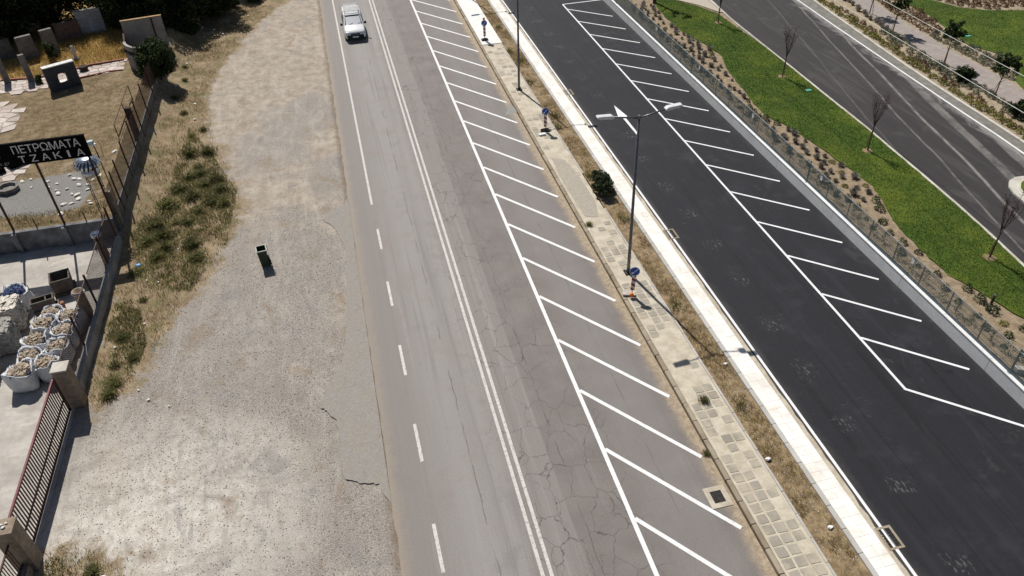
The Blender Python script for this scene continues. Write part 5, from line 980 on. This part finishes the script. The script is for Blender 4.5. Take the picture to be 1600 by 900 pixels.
# yard grass
P = scatter([(-29, 62), (-24.6, 61.6), (-22.1, 61.3), (-19.6, 62.2), (-18.6, 62.8), (-16.3, 63.1), (-13.7, 64), (-13.7, 72), (-29, 72)], 26000); P = thin(P, 1.2, 51, .2, .5); tag(blade_obj('golden_grass', P, .28, .020, 1.2, G_gold, ZT - .02), 'tall golden dry grass around the stone slabs', 'grass', kind='stuff')
P = scatter([(-24, 39.6), (-13.7, 39.6), (-13.7, 60), (-17, 60.6), (-19, 59.9), (-21, 58.8), (-22, 57), (-21.3, 53.5), (-21.5, 50.5), (-19, 50), (-18.5, 46.5), (-20, 45.5), (-24, 45)], 26000); kk_ = sdist(P[:, 0], P[:, 1], GRAV); P = P[(kk_ < -.1) | (rng.random(len(P)) < .04)]; P = thin(P, 1.6, 52, .35, .6); tag(blade_obj('dry_grass', P, .06, .016, 1.3, leaf('parched_lawn', (.17, .125, .06), (.27, .205, .11), (.14, .125, .045))), 'parched short grass on the yard terrace', 'grass', kind='stuff')
bpy.data.objects['dry_grass.003'].location.z = ZT - .015 if 'dry_grass.003' in bpy.data.objects else 0
P = scatter([(-24, 39.6), (-14.0, 39.6), (-14.0, 41.3), (-15.5, 41.0), (-19, 41.2), (-24, 41)], 4000); P = thin(P, 1.0, 53, .35, .6); tag(blade_obj('green_weeds', P, .12, .02, 1.2, leaf('yellowing_weeds', (.12, .115, .03), (.20, .17, .05), (.26, .2, .09)), ZT - .015), 'yellowing weeds along the top of the terrace wall', 'weeds', kind='stuff')

# ---- park: lawn blades
P = scatter(LAWN, 70000); P = P[sdist(P[:, 0], P[:, 1], LAWN) > .03]; tag(blade_obj('lawn_grass', P, .055, .022, 1.0, G_lawn, ZP + .045), 'mown green grass of the lawn strip behind the planting bed', 'grass', kind='stuff')
P = scatter([(48.5, 61), (49.1, 54.5), (48.5, 51.2), (47.8, 47.9), (48.7, 45.8), (47.7, 42.6), (45.9, 39.9), (46, 36), (60, 36), (60, 52.8), (54.2, 53.7), (51.5, 57)], 42000); tag(blade_obj('lawn_grass', P, .06, .028, 1.0, G_lawn, ZP + .04), 'mown green grass of the far park lawn', 'grass', kind='stuff')
# ---- shrubs (shared meshes)
def spiky(n, h, r, wd, mat, name, seed):
    global rng
    rng = np.random.default_rng(seed); a = rng.uniform(0, 6.28, n); r0 = rng.uniform(0, .06, n); out = rng.uniform(.05, 1, n) ** .7
    tip = np.column_stack([np.cos(a) * out * r, np.sin(a) * out * r, h * (1.02 - .55 * out ** 2) * rng.uniform(.8, 1.1, n)]); base = np.column_stack([np.cos(a) * (r0 + out * r * .25), np.sin(a) * (r0 + out * r * .25), np.zeros(n)])
    px = np.column_stack([-np.sin(a), np.cos(a), np.zeros(n)]) * wd / 2; V = np.stack([base - px, base + px, (base + tip) / 2 + px * 1.4 + [0, 0, h * .12], tip, (base + tip) / 2 - px * 1.4 + [0, 0, h * .12]], 1).reshape(-1, 3); b = (np.arange(n) * 5)[:, None]
    me = fast_mesh(name, V, np.concatenate([b + [0, 1, 2], b + [0, 2, 4], b + [4, 2, 3]], 0)); me.materials.append(mat); return me
def ball(r, h, n, size, mat, name, seed):
    global rng
    rng = np.random.default_rng(seed); d = rng.normal(size=(n, 3)); d[:, 2] = np.abs(d[:, 2]); d /= np.linalg.norm(d, axis=1)[:, None]; bumpy = 1 + .16 * np.sin(d[:, 0] * 7 + seed) * np.sin(d[:, 1] * 6) ; P_ = d * rng.uniform(.62, 1.0, (n, 1)) * bumpy[:, None] * [r, r, h]; V, F_ = leaves(P_, np.full(n, size)); me = fast_mesh(name, V, F_); me.materials.append(mat); return me
lav = [spiky(130, .48, .40, .022, G_lav, 'lavender_shrub', 300 + k) for k in range(4)]; bal = [ball(.36, .42, 260, .055, G_ball, 'ball_shrub', 310 + k) for k in range(3)]; yel = [ball(.36, .30, 190, .06, G_yel, 'yellow_shrub', 320 + k) for k in range(3)]; grn = [ball(.40, .55, 240, .065, G_young, 'green_shrub', 330 + k) for k in range(3)]; rus = [ball(.36, .42, 150, .07, G_rb, 'russet_shrub', 340 + k) for k in range(2)]
vine = []
for k in range(3):
    rng = np.random.default_rng(350 + k); n = 130; zz = rng.uniform(.05, 1.05, n); V, F_ = leaves(np.column_stack([rng.normal(0, .10, n), rng.normal(0, .16, n), zz]), np.full(n, .055)); sv_ = np.array([(-.012, 0, 0), (.012, 0, 0), (.012, .02, 1.05), (-.012, .02, 1.05), (0, -.05, .3), (0, .17, .9), (.01, .17, .93), (.01, -.05, .33)]); F_ = np.vstack([F_, np.array([(0, 1, 2), (0, 2, 3), (4, 5, 6), (4, 6, 7)]) + len(V)]); V = np.vstack([V, sv_]); me = fast_mesh('climber', V, F_); me.materials.append(G_young); vine.append(me)
rng = np.random.default_rng(77)
def place(name, me, x, y, z, s_, label, group, cat='shrub'):
    o = link(name, me, loc=(x, y, z), rz=random.uniform(0, 6.28)); o.scale = (s_, s_, s_ * random.uniform(.85, 1.15)); return tag(o, label, cat, group)
pl = []
cand = scatter([(25.9, 16), (30, 16), (30, 64), (25.9, 64)], 6000); ds = sdist(cand[:, 0], cand[:, 1], LAWN)
for (x, y), d in zip(cand, ds):
    if d > -.22 or x > 29.4: continue
    if all((x - a) ** 2 + (y - b) ** 2 > (.58 if y > 30 else .8) ** 2 for a, b in pl): pl.append((x, y))
for x, y in pl:
    z = float(soilz(np.array(x), np.array(y))) - .01; u = random.random()
    if y > 60 or (30.5 < y < 40 and u < .78) or (44 < y < 60 and u < .82): place('lavender_shrub', random.choice(lav), x, y, z, random.uniform(.45, .95), 'grey-purple lavender tuft in the sandy bed behind the mesh fence', 'lavender tufts in the bed behind the fence')
    elif u < .9: place('green_shrub', random.choice(grn), x, y, z, random.uniform(.35, .8), 'small leafy green shrub in the sandy bed behind the mesh fence', 'green shrubs in the bed behind the fence')
    else: place('yellow_shrub', random.choice(yel), x, y, z, random.uniform(.5, .8), 'yellow-green shrub among the lavender behind the mesh fence', 'yellow shrubs in the bed behind the fence')
for y in np.arange(16, 64, 1.05): place('climbing_plant', random.choice(vine), 25.62 + random.uniform(-.1, .2), y + random.uniform(-.25, .25), ZP - .02, random.uniform(.55, .85), 'upright green climber planted just behind the fence mesh', 'climbers behind the fence mesh', 'climber')
def interp(line, y):
    for (a, b), (c_, d_) in zip(line, line[1:]):
        if d_ <= y <= b: return a + (c_ - a) * (b - y) / (b - d_)
    return line[-1][0]
for y in np.arange(34, 62, .68):
    xk, xp = interp(FARK, y), interp(PATHN, y); j = lambda: random.uniform(-.16, .16)
    place('yellow_shrub', random.choice(yel), xk + .62 + j(), y + j(), ZP, random.uniform(.8, 1.25), 'yellow-green shrub in the row along the far kerb', 'yellow shrubs along the far kerb')
    if random.random() < .6: place('russet_shrub', random.choice(rus), xk + 1.15 + j(), y + j(), ZP, random.uniform(.55, .85), 'small russet plant behind the yellow kerb row', 'russet plants behind the kerb row')
    if xp - xk > 2.0:
        place('ball_shrub' if y < 52 else 'lavender_shrub', random.choice(bal if y < 52 else lav), xp - .5 + j(), y + j(), ZP, random.uniform(.75, 1.1), 'grey-green rounded shrub beside the pinkish path' if y < 52 else 'grey lavender tuft beside the far end of the pinkish path', 'rounded shrubs along the path' if y < 52 else 'lavender along the path')
        if random.random() < .7 and y < 52: place('ball_shrub', random.choice(bal), xp - 1.15 + j(), y + .3 + j(), ZP, random.uniform(.65, 1.0), 'grey-green rounded shrub in the second row from the path', 'rounded shrubs, second row')
for y in np.arange(40.5, 60, .62):
    xf = interp(PATHF, y); xe = xf
    for dx in (.45, 1.1, 1.75, 2.4):
        x = xf + dx + random.uniform(-.12, .12); yy = y + random.uniform(-.15, .15)
        if sdist(np.array([x]), np.array([yy]), LAWN2)[0] > -.2 or len(pl) > 9999: continue
        place('ball_shrub' if y < 50.5 else 'russet_shrub', random.choice(bal if y < 50.5 else rus), x, yy, ZP, random.uniform(.6, .9), 'grey-green rounded shrub in the pale bed beyond the path' if y < 50.5 else 'brownish plant in the bed beyond the path', 'rounded shrubs beyond the path' if y < 50.5 else 'brownish plants beyond the path')
for y in np.arange(54.2, 62, .8):
    for x in np.arange(51.8, 60.5, .8):
        xx, yy = x + random.uniform(-.12, .12) + (y % 1.6) * .3, y + random.uniform(-.12, .12)
        if sdist(np.array([xx]), np.array([yy]), LAWN2)[0] > -.3: continue
        place('russet_shrub', random.choice(rus), xx, yy, ZP, random.uniform(.75, 1.1), 'russet shrub planted in rows on the upper right slope', 'russet shrubs on the slope')
# ---- bare purple-leaved street trees
def bare_tree(label, loc, h, seed):
    q = np.random.default_rng(seed); o = thing('young_tree', label, 'tree', loc, q.uniform(0, 6), 'sparse purple-leaved trees in the lawn strip'); mb = MB(); mb.tube([(0, 0, -.05), (.03, 0, h * .42)], [.045, .032], 7); br = MB(); tips = []
    for k in range(11):
        a = 2 * math.pi * k / 11 + q.uniform(-.3, .3); z = h * q.uniform(.36, .5); sp = q.uniform(.22, .62)
        p = [(.03, 0, z), (.03 + sp * .45 * math.cos(a), sp * .45 * math.sin(a), z + h * .17), (.03 + sp * .8 * math.cos(a), sp * .8 * math.sin(a), z + h * .34), (.03 + sp * 1.0 * math.cos(a), sp * math.sin(a), min(h, z + h * q.uniform(.42, .55)))]
        br.tube(p, [.018, .014, .009, .004], 5)
        for t_ in range(3):
            b0 = Vector(p[1]).lerp(Vector(p[3]), q.uniform(.1, .8)); e = b0 + Vector((q.uniform(-.22, .22), q.uniform(-.22, .22), q.uniform(.2, .5))); br.tube([b0, e], [.008, .003], 4); tips += [e, b0.lerp(e, .6)]
        tips += [Vector(p[3]), Vector(p[2])]
    mb.build('trunk', M_bark, o); br.build('branches', M_bark, o)
    T = np.array([tuple(v) for v in tips]); T = np.repeat(T, 4, 0) + q.normal(0, .07, (len(T) * 4, 3)); V, F_ = leaves(T, np.full(len(T), .042)); link('crown', fast_mesh('crown', V, F_), G_red, o)
    MB().tube([(.22, 0, -.05), (.05, 0, 1.5)], .022, 6).build('stake', M_stake, o); MB().tube([(-.2, .12, -.05), (.0, .02, 1.4)], .018, 6).build('stake', M_stake, o)
    MB().lathe([(.34, 0), (.30, .03), (.2, .045), (.0, .05)], n=14).build('mulch_ring', M_strip, o, (0, 0, -.01))
bare_tree('sparse purple-leaved tree near the kerb, second from the top', (31.07, 46.6, ZP + .04), 3.7, 401); bare_tree('sparse purple-leaved tree in the middle of the lawn strip', (30.5, 35.3, ZP + .04), 3.65, 402); bare_tree('nearly bare tree nearest the right edge of the picture', (29.9, 24.1, ZP + .04), 3.5, 403); bare_tree('sparse tree at the top end of the lawn strip', (31.46, 57.9, ZP + .04), 3.6, 404)
o = thing('park_tree', 'tree at the top corner of the bed casting its shadow over the lawn', 'tree', (28.3, 64.2, ZP)); trunk((0, 0, -.05), (0, 0, 4.6), .16, .07, 9, 405, 1.0).build('trunk', M_bark, o); link('crown', crown_mesh('crown', .9, .9, .8, 10, 50, .1, 406, G_bush, .6, 5.0), parent=o)
gcr = [crown_mesh('crown', .85, .85, .75, 26, 48, .11, 410 + k, G_bush, .35) for k in range(3)]
for i, ((x, y), lb) in enumerate([((44.6, 56.2), 'young green tree by the path at the very top'), ((43.9, 52.0), 'young green tree by the path, its crown touching the top edge'), ((43.5, 45.3), 'young green tree by the path in the middle of the row'), ((42.7, 39.2), 'young green tree by the path nearest the right edge'), ((42.5, 35.4), 'young green tree by the path just inside the right edge')]):
    o = thing('path_tree', lb, 'tree', (x, y, ZP), random.uniform(0, 6), 'young green trees along the path'); trunk((0, 0, -.05), (0, 0, 2.1), .05, .03, 6, 420 + i, .45).build('trunk', M_stake, o); link('crown', gcr[i % 3], parent=o, loc=(0, 0, 2.45)); MB().tube([(.3, 0, -.05), (.05, 0, 1.3)], .02, 6).build('stake', M_stake, o)
o = link('dark_shrub', shr[0], loc=(42.6, 36.4, ZP)); tag(o, 'spreading dark shrub by the path at the right edge', 'shrub')
o = link('dark_shrub', shr[1], loc=(42.9, 42.4, ZP)); o.scale = (.9, .9, .8); tag(o, 'dark spreading shrub between two path trees', 'shrub')

# ================================================================== loose stones and litter
def pebbles(name, P, z, r0, r1, mat, label):
    n = len(P); base = np.array([(1, 0, 0), (-.5, .8, 0), (-.5, -.8, 0), (.1, .1, .75), (.8, .6, .3), (-.9, .1, .35)]); tri = np.array([(0, 4, 3), (4, 1, 3), (1, 5, 3), (5, 2, 3), (2, 0, 3), (0, 1, 4), (1, 2, 5)]); r_ = rng.uniform(r0, r1, n) ** 1; a = rng.uniform(0, 6.28, n); cs, sn = np.cos(a), np.sin(a)
    V = np.stack([(base[None, :, 0] * cs[:, None] - base[None, :, 1] * sn[:, None]) * r_[:, None] + P[:, 0:1], (base[None, :, 0] * sn[:, None] + base[None, :, 1] * cs[:, None]) * r_[:, None] + P[:, 1:2], base[None, :, 2] * r_[:, None] + np.broadcast_to(z, n)[:, None]], 2).reshape(-1, 3)
    o = link(name, fast_mesh(name, V, (tri[None] + (np.arange(n) * 6)[:, None, None]).reshape(-1, 3)), mat); return tag(o, label, 'gravel', kind='stuff')
t = NT('gravel_stones'); g_ = t.n('NewGeometry'); M_peb = t.done(t.mix(t.mr(g_.outputs['Random Per Island'], 0, 1, smooth=False), (.10, .092, .085), (.55, .51, .46)), .9)
P = np.vstack([scatter([(-13, 12), (-1, 12), (-1, 40), (-7.4, 40), (-8, 35), (-12.5, 26)], 17000), scatter([(-9, 40), (-1, 40), (-1, 76), (-5, 75), (-9, 62)], 3000)]); pebbles('loose_gravel', P, z_dirt(P[:, 0], P[:, 1]), .008, .034, M_peb, 'loose pebbles scattered over the dirt lay-by')
P = scatter([(13.4, 9), (14.5, 9), (14.5, 76), (13.4, 76)], 2600); pebbles('loose_gravel', P, z_strip(P[:, 0], P[:, 1]), .01, .04, M_peb, 'loose pebbles in the dry strip by the white pavement')
P = scatter([(11.0, 9), (11.5, 9), (11.5, 70), (11.0, 70)], 700); pebbles('loose_gravel', P, .001, .006, .02, M_peb, 'sandy grit lying along the old kerb')
M_lit = plain('white_litter', (.74, .74, .75), .6, 0, .1); M_bluel = plain('blue_litter', (.10, .30, .55), .5)
lm = [rock(.14, (1.2, .8, .5), 500 + k).mesh('litter') for k in range(3)]
[m_.materials.append(M_lit) for m_ in lm]
for i, (x, y) in enumerate([(-12.4, 65.3), (-12.3, 59.1), (-10.7, 55.7), (-11.5, 34.5), (-11.8, 63.3), (-10.9, 69.2), (-9.7, 72.3), (-8.2, 71.9), (-10.2, 70.8), (-10.2, 37.1), (-10.9, 26.4), (-10.4, 25.7), (-9.5, 25.1), (-12.9, 35.5), (-10.9, 34.2), (-11.6, 37.3), (-10.9, 66.6), (-9.4, 69.8), (-7.4, 73.9), (-12.3, 29.5), (-11.2, 31.0), (-10.5, 53.0), (-8.4, 70.2), (-11.2, 71.4), (-6.4, 75.0)]):
    o = link('litter_scrap', lm[i % 3], loc=(x, y, float(z_dirt(np.array(x), np.array(y))) + .06), rz=random.uniform(0, 6)); s_ = random.uniform(.4, 1.05) if y > 40 else random.uniform(.3, .6); o.scale = (s_, s_, s_); tag(o, 'scrap of white litter lying in the verge weeds', 'litter', 'white litter in the verge')
o = link('litter_scrap', rock(.17, (1.2, .9, .5), 510).mesh('litter'), M_bluel, loc=(-12.1, 36.0, .1)); tag(o, 'crumpled blue plastic bag in the verge near the flue column', 'litter')
for (x, y, s_), lb in (((-11.65, 17.0, .8), 'pale stone on the grassy mound by the lower left pillar'), ((-10.9, 17.25, .9), 'pale stone at the edge of the grassy mound, lower left')): o = link('pale_stone', lm[0], loc=(x, y, .06)); o.scale = (s_,) * 3; tag(o, lb, 'stone')
for (x, y, z), lb in (((13.55, 16.0, .1), 'white rag at the edge of the dry strip below the sign marker'), ((14.3, 21.2, .1), 'white paper scrap in the dry strip by the lamp shadow'), ((14.2, 12.7, .1), 'white plastic scrap in the dry strip near the bottom edge')): o = link('litter_scrap', lm[1], loc=(x, y, z)); o.scale = (.8,) * 3; tag(o, lb, 'litter')
